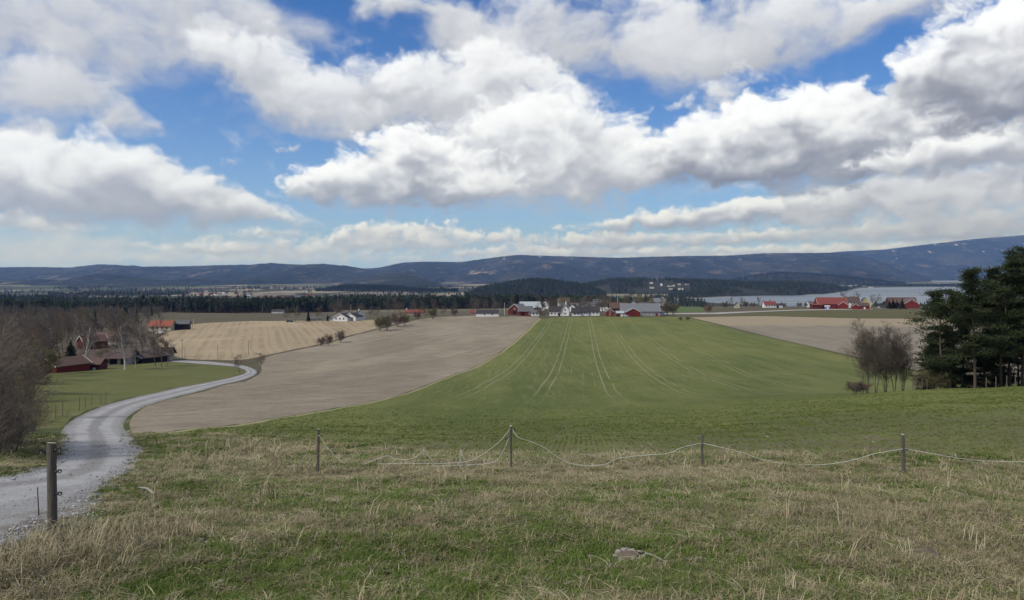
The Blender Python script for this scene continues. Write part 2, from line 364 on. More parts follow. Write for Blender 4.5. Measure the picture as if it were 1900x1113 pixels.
REG.append(('lawn', smooth_line([G_(*p) for p in [(112, 790), (150, 767), (200, 747), (260, 731.5), (330, 716), (400, 703), (436, 695), (451, 690), (448, 685), (424, 679.5), (372, 675.5), (318, 672), (250, 674), (180, 682), (95, 692), (-150, 700), (-260, 770), (40, 792)]], 4)))
plough_edge = smooth_line([G_(*p) for p in [(243, 797), (262, 802), (330, 797), (420, 788), (500, 776), (620, 757), (700, 742), (760, 726), (830, 700), (900, 669), (950, 636), (985, 604), (1003, 588.5)]], 5)
REG.append(('ploughed_field', plough_edge + smooth_line([G_(*p) for p in [(1000, 586.5), (940, 585.5), (860, 585.5), (800, 589), (750, 598), (690, 613), (640, 627), (600, 638), (540, 651), (490, 663), (480, 670), (486, 684), (474, 695), (455, 704), (412, 714), (352, 730.5), (307, 743), (265, 758), (246, 774), (240, 788)]], 4)))
REG.append(('stubble_field', smooth_line([G_(*p) for p in [(288, 628), (320, 611), (362, 600), (440, 596), (560, 594), (640, 593.5), (705, 592), (735, 597), (690, 610), (640, 624), (600, 635), (540, 648), (485, 660), (440, 667), (400, 666), (330, 662), (300, 645)]], 4)))
gf = [G_(*p) for p in [(300, 803), (340, 799.5), (425, 790.5), (505, 778.5), (622, 759.5), (702, 744.5), (763, 728), (833, 702), (903, 671), (953, 638), (988, 606), (1006, 589.5)]]
gf_top = [G_(*p) for p in [(1040, 587.5), (1120, 586.8), (1200, 586.8), (1272, 587.2)]]
gf_right = [(119, 490), (119, 430), (118, 330), (116, 252), (113, 200), (110, 150), (110, 118), (170, 96), (260, 84)]
gf_near = [G_(*p) for p in [(2300, 905), (2000, 876), (1840, 866), (1680, 859), (1480, 853), (1300, 850), (1120, 848), (950, 847), (820, 846), (700, 842), (585, 832), (500, 820), (420, 811), (340, 806)]]
REG.append(('green_crop_field', smooth_line(gf, 5) + gf_top + gf_right + smooth_line(gf_near, 4)))
REG.append(('grass_field', smooth_line([G_(*p) for p in [(1240, 584), (1330, 583), (1420, 579.5), (1510, 575.5), (1620, 574.2), (1760, 574), (2100, 574), (2100, 589), (1850, 589), (1700, 589), (1590, 589), (1545, 588.5), (1490, 586), (1420, 583.5), (1330, 584.5)]], 3)))
REG.append(('ploughed_field_right', [(121, 497), (122, 430), (120, 330), (118.5, 252), (115.5, 200), (113, 150), (113, 122), (420, 110), (480, 470)] + [G_(*p) for p in [(1850, 590), (1700, 590), (1590, 590), (1490, 587.5), (1420, 585), (1330, 586)]]))
REG.append(('farm_track', [G_(*p) for p in [(1228, 582.3), (1330, 581), (1410, 578), (1480, 575.2), (1620, 572.6), (1620, 571.6), (1480, 573.5), (1400, 576.2), (1330, 578.8), (1228, 580.0)]]))
REG.append(('green_meadow', [G_(*p) for p in [(1238, 567.5), (1305, 567.5), (1306, 577.5), (1240, 578.5)]]))
REG.append(('grass_strip', smooth_line([G_(*p) for p in [(243, 798), (262, 803), (330, 798), (420, 789), (500, 777), (620, 758), (700, 743), (760, 727), (830, 701), (900, 670), (950, 637), (985, 605), (1001, 590)]], 5) + smooth_line([G_(*p) for p in [(1007, 591), (989, 607), (955, 640.5), (906, 674), (836, 705), (765, 730.5), (704, 746.5), (623, 761), (506, 780), (426, 792), (340, 801), (300, 805)]], 5)))
REG.append(('grove_floor', [G_(*p) for p in [(-700, 700), (-150, 702), (95, 693), (180, 683), (250, 675), (316, 671), (300, 655), (286, 628), (275, 612), (290, 600), (285, 590), (-700, 586)]]))
# one triangulation for all of it: shared borders, no overlaps
_pts, _edges = [], []
for nm, poly in REG:
    i0 = len(_pts); keep = [poly[0]]
    for p in poly[1:]:
        if (p[0] - keep[-1][0]) ** 2 + (p[1] - keep[-1][1]) ** 2 > (.004 * max(8, p[1])) ** 2: keep.append(p)
    _pts += [(float(a), float(b)) for a, b in keep]; n = len(keep)
    _edges += [(i0 + k, i0 + (k + 1) % n) for k in range(n)]
    REG[[r[0] for r in REG].index(nm)] = (nm, keep)
def resample(L, n):
    L = np.array(L); d = np.r_[0, np.cumsum(np.hypot(*np.diff(L, axis=0).T))]; t = np.linspace(0, d[-1], n)
    return np.c_[np.interp(t, d, L[:, 0]), np.interp(t, d, L[:, 1])]
for a, b in zip(resample(RL, 150)[1:-1], resample(RR, 150)[1:-1]): _pts += [tuple(a + (b - a) * t) for t in (.12, .25, .38, .5, .62, .75, .88)]
us = np.linspace(-1.15, 1.15, 150)
ring = [2.0]
while ring[-1] < 720: ring.append(ring[-1] * 1.028)
for k, yv in enumerate(ring):
    off = .5 * (us[1] - us[0]) * (k % 2)
    _pts += [((u + off) * yv, yv + .0013 * yv * math.sin(37 * u + k)) for u in us]
for yv in np.arange(-60, 2, 6.0): _pts += [(xv + .3 * yv % 1, float(yv)) for xv in np.arange(-90, 91, 7.0)]
vs, _, tris, *_x = delaunay_2d_cdt([Vector(p) for p in _pts], _edges, [], 0, 1e-4)
VXY = np.array([(v.x, v.y) for v in vs]); TR = np.array([t for t in tris if len(t) == 3], np.int32)
def inside(poly, X, Y):
    poly = np.asarray(poly); r = np.zeros(len(X), bool); x0, y0 = poly[-1]
    for x1, y1 in poly:
        if y0 != y1:
            c = ((y1 > Y) != (y0 > Y)) & (X < (x0 - x1) * (Y - y1) / (y0 - y1) + x1); r ^= c
        x0, y0 = x1, y1
    return r
VZ = H(VXY[:, 0], VXY[:, 1])
cen = VXY[TR].mean(1); which = np.full(len(TR), -1)
for i, (nm, poly) in reversed(list(enumerate(REG))): which[inside(poly, cen[:, 0], cen[:, 1])] = i
# soft tussocks and small swells: grassland only, flat on the road
def _n2(x, y, l, s): return _perlin(np.asarray(x) / l + 31, np.asarray(y) / l + 17, s)
vroad = np.zeros(len(VXY)); 
vroad[np.unique(TR[which == 0])] = 1
dist = np.hypot(VXY[:, 0], VXY[:, 1])
bump = .05 * _n2(*VXY.T, 1.1, 1) + .09 * _n2(*VXY.T, 3.7, 2) + .15 * _n2(*VXY.T, 11, 3) * np.clip(dist / 20, .2, 1) + .35 * _n2(*VXY.T, 45, 5) * np.clip((dist - 60) / 100, 0, 1)
def relief(x, y):
    d_ = np.hypot(x, y)
    return .05 * _n2(x, y, 1.1, 1) + .09 * _n2(x, y, 3.7, 2) + .15 * _n2(x, y, 11, 3) * np.clip(d_ / 20, .2, 1) + .35 * _n2(x, y, 45, 5) * np.clip((d_ - 60) / 100, 0, 1)
bump = np.where(vroad > 0, .35 * bump - .03, bump)
VZ = VZ + bump
def HG(x, y): return float(H(x, y) + relief(np.array([x]), np.array([y]))[0])     # ground height with the tussocks

# where the pasture has greened up (1) or is still last year's straw (0); spots unprojected from the turf they were seen on
_spots = [(780, 1068, 320, 60, .75), (980, 1010, 180, 36, .6), (1180, 1040, 120, 30, .35), (1200, 1075, 260, 50, .45), (1010, 1030, 160, 40, .35), (600, 930, 160, 26, .42), (430, 900, 110, 20, .40), (700, 910, 150, 20, .30), (330, 1050, 160, 60, .25), (500, 1080, 160, 40, .25), (310, 850, 80, 22, .5), (330, 890, 80, 24, .35), (1250, 935, 120, 14, .35), (1150, 905, 90, 10, .3), (1420, 905, 120, 12, .22), (1500, 1010, 120, 26, .2), (1240, 1010, 110, 24, .3), (1720, 900, 120, 12, .25), (120, 800, 60, 60, .5), (40, 850, 90, 30, .4),
          (150, 1060, 130, 70, -.40), (850, 872, 700, 9, -.40), (1700, 1050, 260, 60, -.2), (700, 1105, 500, 30, .25), (1200, 1110, 200, 20, .2), (220, 930, 90, 30, -.35), (1680, 1000, 260, 70, -.28), (1500, 950, 260, 26, -.25), (850, 880, 500, 10, -.25), (1350, 885, 400, 12, -.35), (470, 840, 110, 22, -.5), (520, 975, 60, 24, -.2), (1060, 1000, 60, 20, -.25), (1800, 950, 150, 30, -.3), (780, 985, 120, 18, -.3), (330, 960, 90, 20, -.2), (1450, 1075, 130, 40, -.15)]
_SP = []
for (a, b, ra, rb, w) in _spots:
    x, y = G_(a, b); x1, _ = G_(a + ra, b); _q, y0 = G_(a, b + rb * .5); _q, y1 = G_(a, b - rb * .5)
    _SP.append((x, .5 * (y0 + y1), abs(x1 - x), max(.4, abs(y1 - y0)), w))
def greenness(x, y):
    x = np.asarray(x, float); y = np.asarray(y, float)
    g = .55 + .30 * _n2(x, y, 2.6, 71) + .26 * _n2(x, y, .9, 72) + .12 * _n2(x, y, 7, 73)
    for (cx_, cy_, a, b, w) in _SP: g = g + w * np.exp(-((x - cx_) / a) ** 2 - ((y - cy_) / b) ** 2)
    return np.clip(g, 0, 1)

# ------------------------------------------------------------------ materials
def mat(name, rough=.9, spec=.2):
    m = bpy.data.materials.new(name); m.use_nodes = True; n = NT(m.node_tree)
    bs = n.n['Principled BSDF']; bs.inputs['Roughness'].default_value = rough
    bs.inputs['Specular IOR Level'].default_value = spec
    return m, n, bs
def obj_pos(n): return n.add('TexCoord').outputs['Object']
def bump(n, bs, h, strength=.4, dist=.05):
    n.set(bs, 'Normal', n.add('Bump', None, Strength=strength, Distance=dist, Height=h))
def simple(name, col, rough=.8, var=.15, scale=3.0, spec=.2):
    """one colour with a little grain and object-to-object variation"""
    m, n, bs = mat(name, rough, spec)
    p = obj_pos(n); f = n.noise(p, scale, 4, .6)
    c = n.mix(f, tuple(v * (1 - var) for v in col), tuple(min(1, v * (1 + var)) for v in col))
    n.set(bs, 'Base Color', c); return m
def stripes(n, p, ang, period):
    """0..1 saw along the direction across the rows"""
    x, y, _ = n.sep(p)
    s = n.m('ADD', n.m('MULTIPLY', x, math.cos(ang) / period), n.m('MULTIPLY', y, -math.sin(ang) / period))
    return s
def line(n, s, c, w):
    """1 on a line of half width w at fraction c of the period"""
    f = n.m('FRACT', n.m('ADD', s, .5 - c)); return n.smooth(n.m('ABSOLUTE', n.m('SUBTRACT', f, .5)), w * .5, w, 1, 0)

m_pasture, n, bs = mat('pasture_turf')
p = obj_pos(n); x, y, _z = n.sep(p)
b_ = n.noise(p, 1.6, 5, .65); c_ = n.noise(p, 14, 5, .7); e_ = n.noise(n.vm('MULTIPLY', p, (1, .35, 1)), 60, 3, .7)
dry = n.mix(c_, (.075, .057, .034), (.24, .19, .115)); dry = n.mix(n.smooth(e_, .45, .75), dry, (.30, .245, .155))
grn = n.mix(c_, (.026, .040, .010), (.085, .110, .026))
f = n.m('ADD', n.add('Attribute', {'attribute_name': 'green'}).outputs['Fac'], n.m('MULTIPLY', n.m('SUBTRACT', b_, .5), .9))
c = n.mix(n.smooth(f, .35, .65), dry, grn)
farc = n.mix(n.smooth(n.noise(p, .03, 6, .65), .40, .60), n.mix(b_, (.065, .054, .036), (.135, .112, .072)), n.mix(b_, (.050, .052, .024), (.105, .092, .048)))
c = n.mix(n.smooth(y, 60, 150), c, farc)
n.set(bs, 'Base Color', c); bump(n, bs, n.m('ADD', c_, e_), .6, .06)
m_grove, n, bs = mat('grove_floor'); p = obj_pos(n); b_ = n.noise(p, .5, 6, .7)
n.set(bs, 'Base Color', n.mix(n.smooth(b_, .35, .65), (.050, .040, .027), (.125, .098, .065)))

m_road, n, bs = mat('road_gravel', .9)
p = obj_pos(n); ac = n.add('Attribute', {'attribute_name': 'across'}).outputs['Fac']
wob = n.m('ADD', ac, n.m('MULTIPLY', n.m('SUBTRACT', n.noise(p, .35, 3), .5), .16))
tr = n.m('MAXIMUM', n.smooth(n.m('ABSOLUTE', n.m('SUBTRACT', wob, .30)), .05, .13, 1, 0), n.smooth(n.m('ABSOLUTE', n.m('SUBTRACT', wob, .70)), .05, .13, 1, 0))
gr = n.noise(p, 22, 5, .75); pat = n.noise(p, .8, 4, .6)
peb = n.add('TexVoronoi', None, Vector=p, Scale=26.0).outputs['Color']; peb = n.sep(peb)[0]
c = n.mix(gr, (.17, .17, .172), (.36, .36, .36)); c = n.mix(n.m('MULTIPLY', n.smooth(pat, .35, .7), .5), c, (.25, .245, .235))
c = n.mix(n.m('MULTIPLY', n.smooth(n.m('ABSOLUTE', n.m('SUBTRACT', wob, .5)), .04, .14, 1, 0), .65), c, n.mix(gr, (.13, .125, .12), (.25, .24, .235))); c = n.mix(n.m('MULTIPLY', n.m('MULTIPLY', tr, .60), n.smooth(n.noise(p, .5, 4, .7), .30, .62)), c, (.42, .42, .425)); c = n.mix(n.m('MULTIPLY', n.smooth(peb, .78, .95), .5), c, (.50, .50, .49))
edge = n.m('ADD', n.smooth(wob, .02, .14, 1, 0), n.smooth(wob, .86, .98))
c = n.mix(n.m('MULTIPLY', edge, n.smooth(n.noise(p, 2.2, 5, .7), .38, .62)), c, (.13, .115, .075))
n.set(bs, 'Base Color', c); bump(n, bs, n.m('ADD', gr, peb), .5, .03)

m_lawn, n, bs = mat('lawn_grass')
p = obj_pos(n); a = n.noise(n.vm('MULTIPLY', p, (.6, 1.6, 1)), .06, 5, .6); b_ = n.noise(p, .7, 6, .7)
c = n.mix(a, (.066, .084, .018), (.140, .140, .042)); c = n.mix(n.smooth(b_, .52, .72), c, (.16, .145, .07)); c = n.mix(n.smooth(n.noise(p, .22, 5, .7), .56, .7), c, (.15, .145, .065))
n.set(bs, 'Base Color', c); bump(n, bs, b_, .5, .3)

def soil_mat(name, lo, hi, dirv, stub=False):
    m, n, bs = mat(name); p = obj_pos(n); x, y, _z = n.sep(p)
    a = n.noise(n.vm('MULTIPLY', p, (1.3, .55, 1)), .018, 5, .6); b_ = n.noise(p, 1.3, 6, .72); mid = n.noise(p, .16, 5, .65)
    q = n.vm('MULTIPLY', n.add('VectorRotate', {'rotation_type': 'Z_AXIS'}, Vector=p, Angle=dirv), (1, .025, 1)); rw = n.noise(q, .55, 5, .68); fw = n.noise(q, .11, 3, .6)
    c = n.mix(n.smooth(n.m('ADD', n.m('MULTIPLY', a, .6), n.m('MULTIPLY', mid, .4)), .40, .60), lo, hi)
    c = n.mix(b_, n.mix(.55, c, tuple(v * .35 for v in lo)), n.mix(.45, c, tuple(v * 1.35 for v in hi)))
    c = n.mix(n.m('MULTIPLY', n.smooth(rw, .50, .62), .26), c, tuple(v * .62 for v in lo)); c = n.mix(n.m('MULTIPLY', n.smooth(fw, .50, .66), .18), c, tuple(v * 1.12 for v in hi))
    if stub:
        st = n.m('MULTIPLY', n.smooth(n.m('ADD', y, n.m('MULTIPLY', n.noise(p, .05, 3), 40)), 428, 446), n.smooth(x, 250, 300, 1, .45)); c = n.mix(st, c, n.mix(b_, (.22, .18, .115), (.36, .30, .205)))
    n.set(bs, 'Base Color', c); bump(n, bs, n.m('ADD', b_, rw), .9, .25); return m
m_plough = soil_mat('bare_soil', (.178, .146, .103), (.325, .280, .206), R(16)); m_plough2 = soil_mat('bare_soil_right', (.192, .163, .120), (.275, .240, .185), R(-4), True)

m_stub, n, bs = mat('stubble')
p = obj_pos(n); b_ = n.noise(p, .9, 6, .7); s = stripes(n, n.vm('ADD', p, n.vm('SCALE', n.add('TexNoise', None, Vector=p, Scale=.012).outputs[1], 5.0)), R(-19.6), 7.5)
w1 = n.noise(n.comb(n.m('MULTIPLY', s, 1.3), 0.0, n.m('MULTIPLY', n.sep(p)[1], .004)), 1.0, 3, .6)
c = n.mix(b_, (.235, .183, .112), (.40, .325, .215)); wl = n.m('MULTIPLY', n.m('MAXIMUM', line(n, s, .0, .20), line(n, s, .45, .07)), n.smooth(n.noise(n.vm('MULTIPLY', p, (.12, .012, 1)), 1.0, 3, .6), .34, .56))
c = n.mix(n.m('MULTIPLY', wl, .40), c, (.16, .118, .070)); c = n.mix(n.m('MULTIPLY', n.smooth(w1, .50, .66), .35), c, (.19, .14, .085)); c = n.mix(n.m('MULTIPLY', n.smooth(n.noise(p, .025, 3), .5, .7), .4), c, (.42, .345, .22))
n.set(bs, 'Base Color', c); bump(n, bs, b_, .5, .2)

m_crop, n, bs = mat('young_crop')
p = obj_pos(n); x, y, _z = n.sep(p)
pw = n.vm('ADD', p, n.vm('MULTIPLY', n.vm('SUBTRACT', n.add('TexNoise', None, Vector=p, Scale=.012).outputs[1], (.5, .5, .5)), (1.1, 0, 0)))
s = stripes(n, pw, math.atan(.094), 12.4)
s = n.m('ADD', s, -4.7 / 12.4)
far = n.smooth(y, 84, 170)
ln = n.m('MAXIMUM', line(n, s, .0, .018), line(n, s, .15, .018))
thin = n.m('MAXIMUM', n.m('MAXIMUM', line(n, s, .42, .014), line(n, s, .66, .012)), line(n, s, .86, .012)); thin = n.m('MULTIPLY', thin, n.smooth(n.noise(n.vm('MULTIPLY', p, (.16, .008, 1)), 1.0, 3, .6), .46, .60))
ln = n.m('MAXIMUM', ln, n.m('MULTIPLY', thin, .6))
brk = n.smooth(n.noise(n.vm('MULTIPLY', p, (.35, .02, 1)), 1.0, 3, .6), .30, .48)
b_ = n.noise(n.vm('MULTIPLY', p, (1, .45, 1)), 1.8, 6, .72); fine = n.noise(p, 9, 5, .75); big = n.noise(n.vm('MULTIPLY', p, (1, .28, 1)), .03, 4, .55); rows = n.noise(n.vm('MULTIPLY', pw, (1, .03, 1)), .8, 4, .65)
cover = n.m('ADD', n.smooth(n.m('ADD', y, n.m('MULTIPLY', n.m('SUBTRACT', n.noise(p, .09, 4), .5), 34)), 18, 75, .56, .90), n.m('MULTIPLY', n.m('SUBTRACT', big, .5), .55))
cover = n.m('ADD', cover, n.m('MULTIPLY', n.m('SUBTRACT', rows, .5), .6))
drill = n.noise(n.vm('MULTIPLY', n.comb(s, n.m('MULTIPLY', y, .004), 0.0), (26.0, 1, 1)), 1.0, 3, .6)
cover = n.m('ADD', cover, n.m('MULTIPLY', n.m('SUBTRACT', drill, .5), .5))
soil = n.mix(fine, (.090, .076, .044), (.22, .19, .118))
grn = n.mix(n.smooth(n.m('MULTIPLY', n.m('ADD', n.m('ADD', b_, big), n.noise(n.vm('MULTIPLY', p, (1, .25, 1)), .14, 5, .65)), .3333), .36, .64), (.066, .094, .016), (.160, .170, .046))
g_ = n.smooth(n.m('ADD', n.m('MULTIPLY', fine, .75), n.m('MULTIPLY', b_, .25)), n.m('SUBTRACT', .66, n.m('MULTIPLY', cover, .36)), n.m('SUBTRACT', .74, n.m('MULTIPLY', cover, .36)), 1, 0)
g_ = n.m('SUBTRACT', 1.0, g_)
c = n.mix(g_, soil, grn)
c = n.mix(n.m('MULTIPLY', n.m('MULTIPLY', ln, far), n.m('MULTIPLY', brk, n.lin(x, 45, 105, .85, .22))), c, (.25, .23, .14))
c = n.mix(n.m('MULTIPLY', n.smooth(rows, .52, .62), n.lin(y, 60, 150, .12, .38)), c, (.185, .175, .085))
n.set(bs, 'Base Color', c); bump(n, bs, n.m('ADD', b_, fine), .55, .12)

def meadow_mat(name, c0, c1, sc):
    m, n, bs = mat(name); p = obj_pos(n); a = n.noise(p, sc, 5, .6); b2 = n.noise(n.vm('MULTIPLY', p, (.2, 1, 1)), .3, 4, .6)
    n.set(bs, 'Base Color', n.mix(n.m('MULTIPLY', n.m('ADD', a, b2), .5), c0, c1)); return m
m_grassf = meadow_mat('rough_ley', (.060, .066, .020), (.125, .105, .042), .03)
m_mead = meadow_mat('meadow_grass', (.055, .088, .022), (.105, .145, .04), .05)
m_strip = meadow_mat('margin_grass', (.16, .155, .065), (.36, .315, .185), .9)
m_track = meadow_mat('track_gravel', (.30, .28, .25), (.42, .40, .37), .4)

# ground objects: every field its own sheet, all cut from one triangulation
M_REG = dict(gravel_road=m_road, lawn=m_lawn, ploughed_field=m_plough, stubble_field=m_stub, green_crop_field=m_crop, grass_field=m_grassf, ploughed_field_right=m_plough2, farm_track=m_track, green_meadow=m_mead, grove_floor=m_grove, grass_strip=m_strip)
for i in range(-1, len(REG)):
    nm = 'pasture' if i < 0 else REG[i][0]
    T = TR[which == i]
    if not len(T): continue
    u_, inv = np.unique(T, return_inverse=True)
    me = np_mesh(nm, np.c_[VXY[u_], VZ[u_]], inv.reshape(-1, 3), [m_pasture if i < 0 else M_REG[nm]], True)
    o = link(nm.replace('_right', ''), me); tag(o, kind='structure')
    if i < 0:
        at = me.attributes.new('green', 'FLOAT', 'POINT'); at.data.foreach_set('value', greenness(*VXY[u_].T).astype(np.float32))
    if nm == 'gravel_road':
        A_, B_ = resample(RL, 500), resample(RR, 500); q = VXY[u_]
        da = np.sqrt(((q[:, None] - A_[None]) ** 2).sum(2)).min(1); db = np.sqrt(((q[:, None] - B_[None]) ** 2).sum(2)).min(1)
        at = me.attributes.new('across', 'FLOAT', 'POINT'); at.data.foreach_set('value', (da / (da + db + 1e-6)).astype(np.float32))

# ------------------------------------------------------------------ valley floor, lake
LAKE_Z = -75.0
lake_px = [(1262, 557), (1300, 554.2), (1350, 551.3), (1420, 549.4), (1480, 549), (1530, 546.3), (1575, 541), (1592, 536.5), (1640, 534), (1720, 533), (1800, 532.6), (1900, 532), (2400, 531), (2400, 553), (1900, 556), (1800, 560), (1640, 569), (1540, 572), (1470, 571), (1430, 568), (1380, 564.5), (1310, 559.6), (1285, 558.4)]
LAKE = smooth_line([on_plane(a, b, LAKE_Z) for a, b in lake_px], 4)
lake2_px = [(1683, 524.6), (1760, 524.9), (1850, 524.6), (2100, 524.4), (2100, 520.6), (1850, 520.8), (1720, 521.6)]
LAKE2 = [on_plane(a, b, LAKE_Z) for a, b in lake2_px]
def poly_dist(poly, x, y):
    P_ = np.array(poly); d = np.full(len(x), 1e9)
    for (ax, ay), (bx, by) in zip(P_, np.roll(P_, -1, 0)):
        vx, vy = bx - ax, by - ay; t = np.clip(((x - ax) * vx + (y - ay) * vy) / (vx * vx + vy * vy + 1e-9), 0, 1)
        d = np.minimum(d, np.hypot(x - ax - t * vx, y - ay - t * vy))
    return np.where(inside(poly, x, y), -d, d)
def HV(x, y):
    """valley floor: the land with gentle undulation, cut down under the lakes"""
    x = np.asarray(x, float).ravel(); y = np.asarray(y, float).ravel()
    z = H(x, y) + 5 * _n2(x, y, 700, 61) * np.clip((y - 900) / 900, 0, 1) + 2.2 * _n2(x, y, 190, 62) * np.clip((y - 760) / 400, 0, 1)
    z = np.where(y > 1500, np.maximum(z, LAKE_Z + .5), z)
    for L in (LAKE, LAKE2):
        d = poly_dist(L, x, y)
        k = np.clip(d / 160, 0, 1); k = k * k * (3 - 2 * k)
        z = np.where(d < 0, LAKE_Z - 3 - np.clip(-d / 20, 0, 4), np.where(d < 160, (LAKE_Z + .6) * (1 - k) + np.maximum(z, LAKE_Z + .8) * k, z))
    return z
uu = np.r_[np.linspace(-1.4, -.72, 30)[:-1], np.linspace(-.72, .78, 320), np.linspace(.78, 1.4, 26)[1:]]
yy = np.r_[np.linspace(640, 1500, 60)[:-1], np.geomspace(1500, 5200, 130)[:-1], np.geomspace(5200, 19500, 30)]
U_, Y_ = np.meshgrid(uu, yy); X_ = U_ * Y_
Z_ = HV(X_, Y_).reshape(X_.shape)
Z_[0] -= 6; Z_ -= np.where(Y_ < 725, .9, 0)
def grid_tris(ny, nx):
    i = np.arange(ny * nx).reshape(ny, nx); a, b, c, d = i[:-1, :-1], i[:-1, 1:], i[1:, 1:], i[1:, :-1]
    return np.concatenate([np.stack([a, b, c], -1).reshape(-1, 3), np.stack([a, c, d], -1).reshape(-1, 3)])
m_valley, n, bs = mat('valley_land')
p = obj_pos(n); x, y, _z = n.sep(p)
pv = n.vm('MULTIPLY', n.vm('ADD', p, n.vm('SCALE', n.add('TexNoise', None, Vector=p, Scale=.004).outputs[1], 120.0)), (1, .55, 0))
v = n.add('TexVoronoi', None, Vector=pv, Scale=.0042).outputs['Color']; r1, r2, r3 = n.sep(v)
c = n.ramp(r1, [(0, (.035, .042, .026)), (.22, (.20, .175, .12)), (.40, (.075, .105, .035)), (.56, (.27, .235, .165)), (.72, (.045, .050, .030)), (.86, (.165, .145, .11))], 'CONSTANT')
ns = n.noise(p, .02, 6, .7)
c = n.mix(n.smooth(ns, .50, .64), c, (.050, .048, .034))
nearb = n.smooth(y, 1000, 2000, 1, 0)
c = n.mix(n.m('MULTIPLY', nearb, .85), c, n.mix(n.noise(p, .05, 5, .7), (.085, .075, .045), (.17, .15, .085)))
n.set(bs, 'Base Color', c)
tag(link('valley_floor', np_mesh('valley_floor', np.c_[X_.ravel(), Y_.ravel(), Z_.ravel()], grid_tris(*X_.shape), [m_valley], True)), kind='structure')

m_water, n, bs = mat('lake_water', .12, .5)
bs.inputs['Base Color'].default_value = (.12, .15, .18, 1); bs.inputs['IOR'].default_value = 1.33
p = obj_pos(n); w_ = n.noise(n.vm('MULTIPLY', p, (1, 2.2, 1)), .09, 4, .6); wb = n.noise(n.vm('MULTIPLY', p, (.3, 1.5, 1)), .004, 3, .5)
n.set(bs, 'Roughness', n.lin(wb, .4, .6, .30, .42)); bump(n, bs, w_, .05, .4)
for L, nm in ((LAKE, 'lake'), (LAKE2, 'lake')):
    big = [(p_[0] * 1.0, p_[1]) for p_ in L]
    cx_, cy_ = np.mean(np.array(L), 0)
    o = mesh_obj(nm, [(a, b, LAKE_Z) for a, b in L], [list(range(len(L)))], m_water); tag(o, kind='structure')

# ------------------------------------------------------------------ mountains and forested hills
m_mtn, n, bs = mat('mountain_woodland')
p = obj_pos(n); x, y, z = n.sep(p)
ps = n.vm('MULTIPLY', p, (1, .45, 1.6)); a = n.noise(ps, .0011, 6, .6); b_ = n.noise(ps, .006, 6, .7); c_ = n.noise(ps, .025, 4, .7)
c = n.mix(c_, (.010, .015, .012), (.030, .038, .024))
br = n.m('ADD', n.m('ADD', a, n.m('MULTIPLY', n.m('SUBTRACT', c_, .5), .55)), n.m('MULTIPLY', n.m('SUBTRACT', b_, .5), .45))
c = n.mix(n.m('MULTIPLY', n.smooth(br, .52, .66), .55), c, n.mix(c_, (.045, .046, .030), (.13, .115, .08)))          # leafless birch among the spruce, doubling as painted sunlit gaps between cloud shadows
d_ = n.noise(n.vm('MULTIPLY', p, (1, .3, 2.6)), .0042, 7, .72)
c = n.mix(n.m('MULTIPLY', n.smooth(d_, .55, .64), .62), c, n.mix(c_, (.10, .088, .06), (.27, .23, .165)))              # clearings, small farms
wz = n.m('ADD', z, n.m('MULTIPLY', n.m('SUBTRACT', n.noise(p, .004, 5, .6), .5), 150)); gp = n.m('MULTIPLY', n.smooth(n.m('ABSOLUTE', n.m('ADD', x, 395.0)), 90, 250, 1, 0), n.m('MULTIPLY', n.smooth(wz, 5, 25), n.smooth(wz, 45, 75, 1, 0)))
gp = n.m('MULTIPLY', gp, n.m('MULTIPLY', n.smooth(y, 6300, 6900), n.smooth(b_, .40, .56)))
c = n.mix(n.m('MULTIPLY', gp, .75), c, (.42, .36, .27))                                                                  # large pale felled slope
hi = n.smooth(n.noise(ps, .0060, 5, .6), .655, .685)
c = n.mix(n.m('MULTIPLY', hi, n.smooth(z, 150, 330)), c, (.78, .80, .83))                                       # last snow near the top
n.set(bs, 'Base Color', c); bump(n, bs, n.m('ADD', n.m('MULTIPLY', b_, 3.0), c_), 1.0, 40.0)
sky_line = [(-900, 494), (-400, 499), (0, 497), (60, 496), (130, 497), (185, 491), (215, 492), (270, 497), (320, 496), (390, 493), (450, 492), (530, 491), (600, 494), (650, 498), (700, 500), (760, 506), (820, 514)]
cen_line = [(560, 516), (620, 506), (660, 500), (700, 498), (715, 495), (745, 488), (790, 486), (855, 487), (905, 480), (960, 473.5), (1000, 475), (1075, 477), (1150, 479), (1250, 476), (1350, 475), (1420, 470.5), (1500, 470), (1560, 470), (1610, 478), (1660, 494), (1700, 508), (1730, 520)]
rgt_line = [(1380, 492), (1480, 476), (1560, 467.5), (1640, 464), (1680, 459), (1740, 452), (1800, 445), (1860, 440), (1900, 437), (2000, 430), (2200, 418), (2600, 412), (3200, 430)]
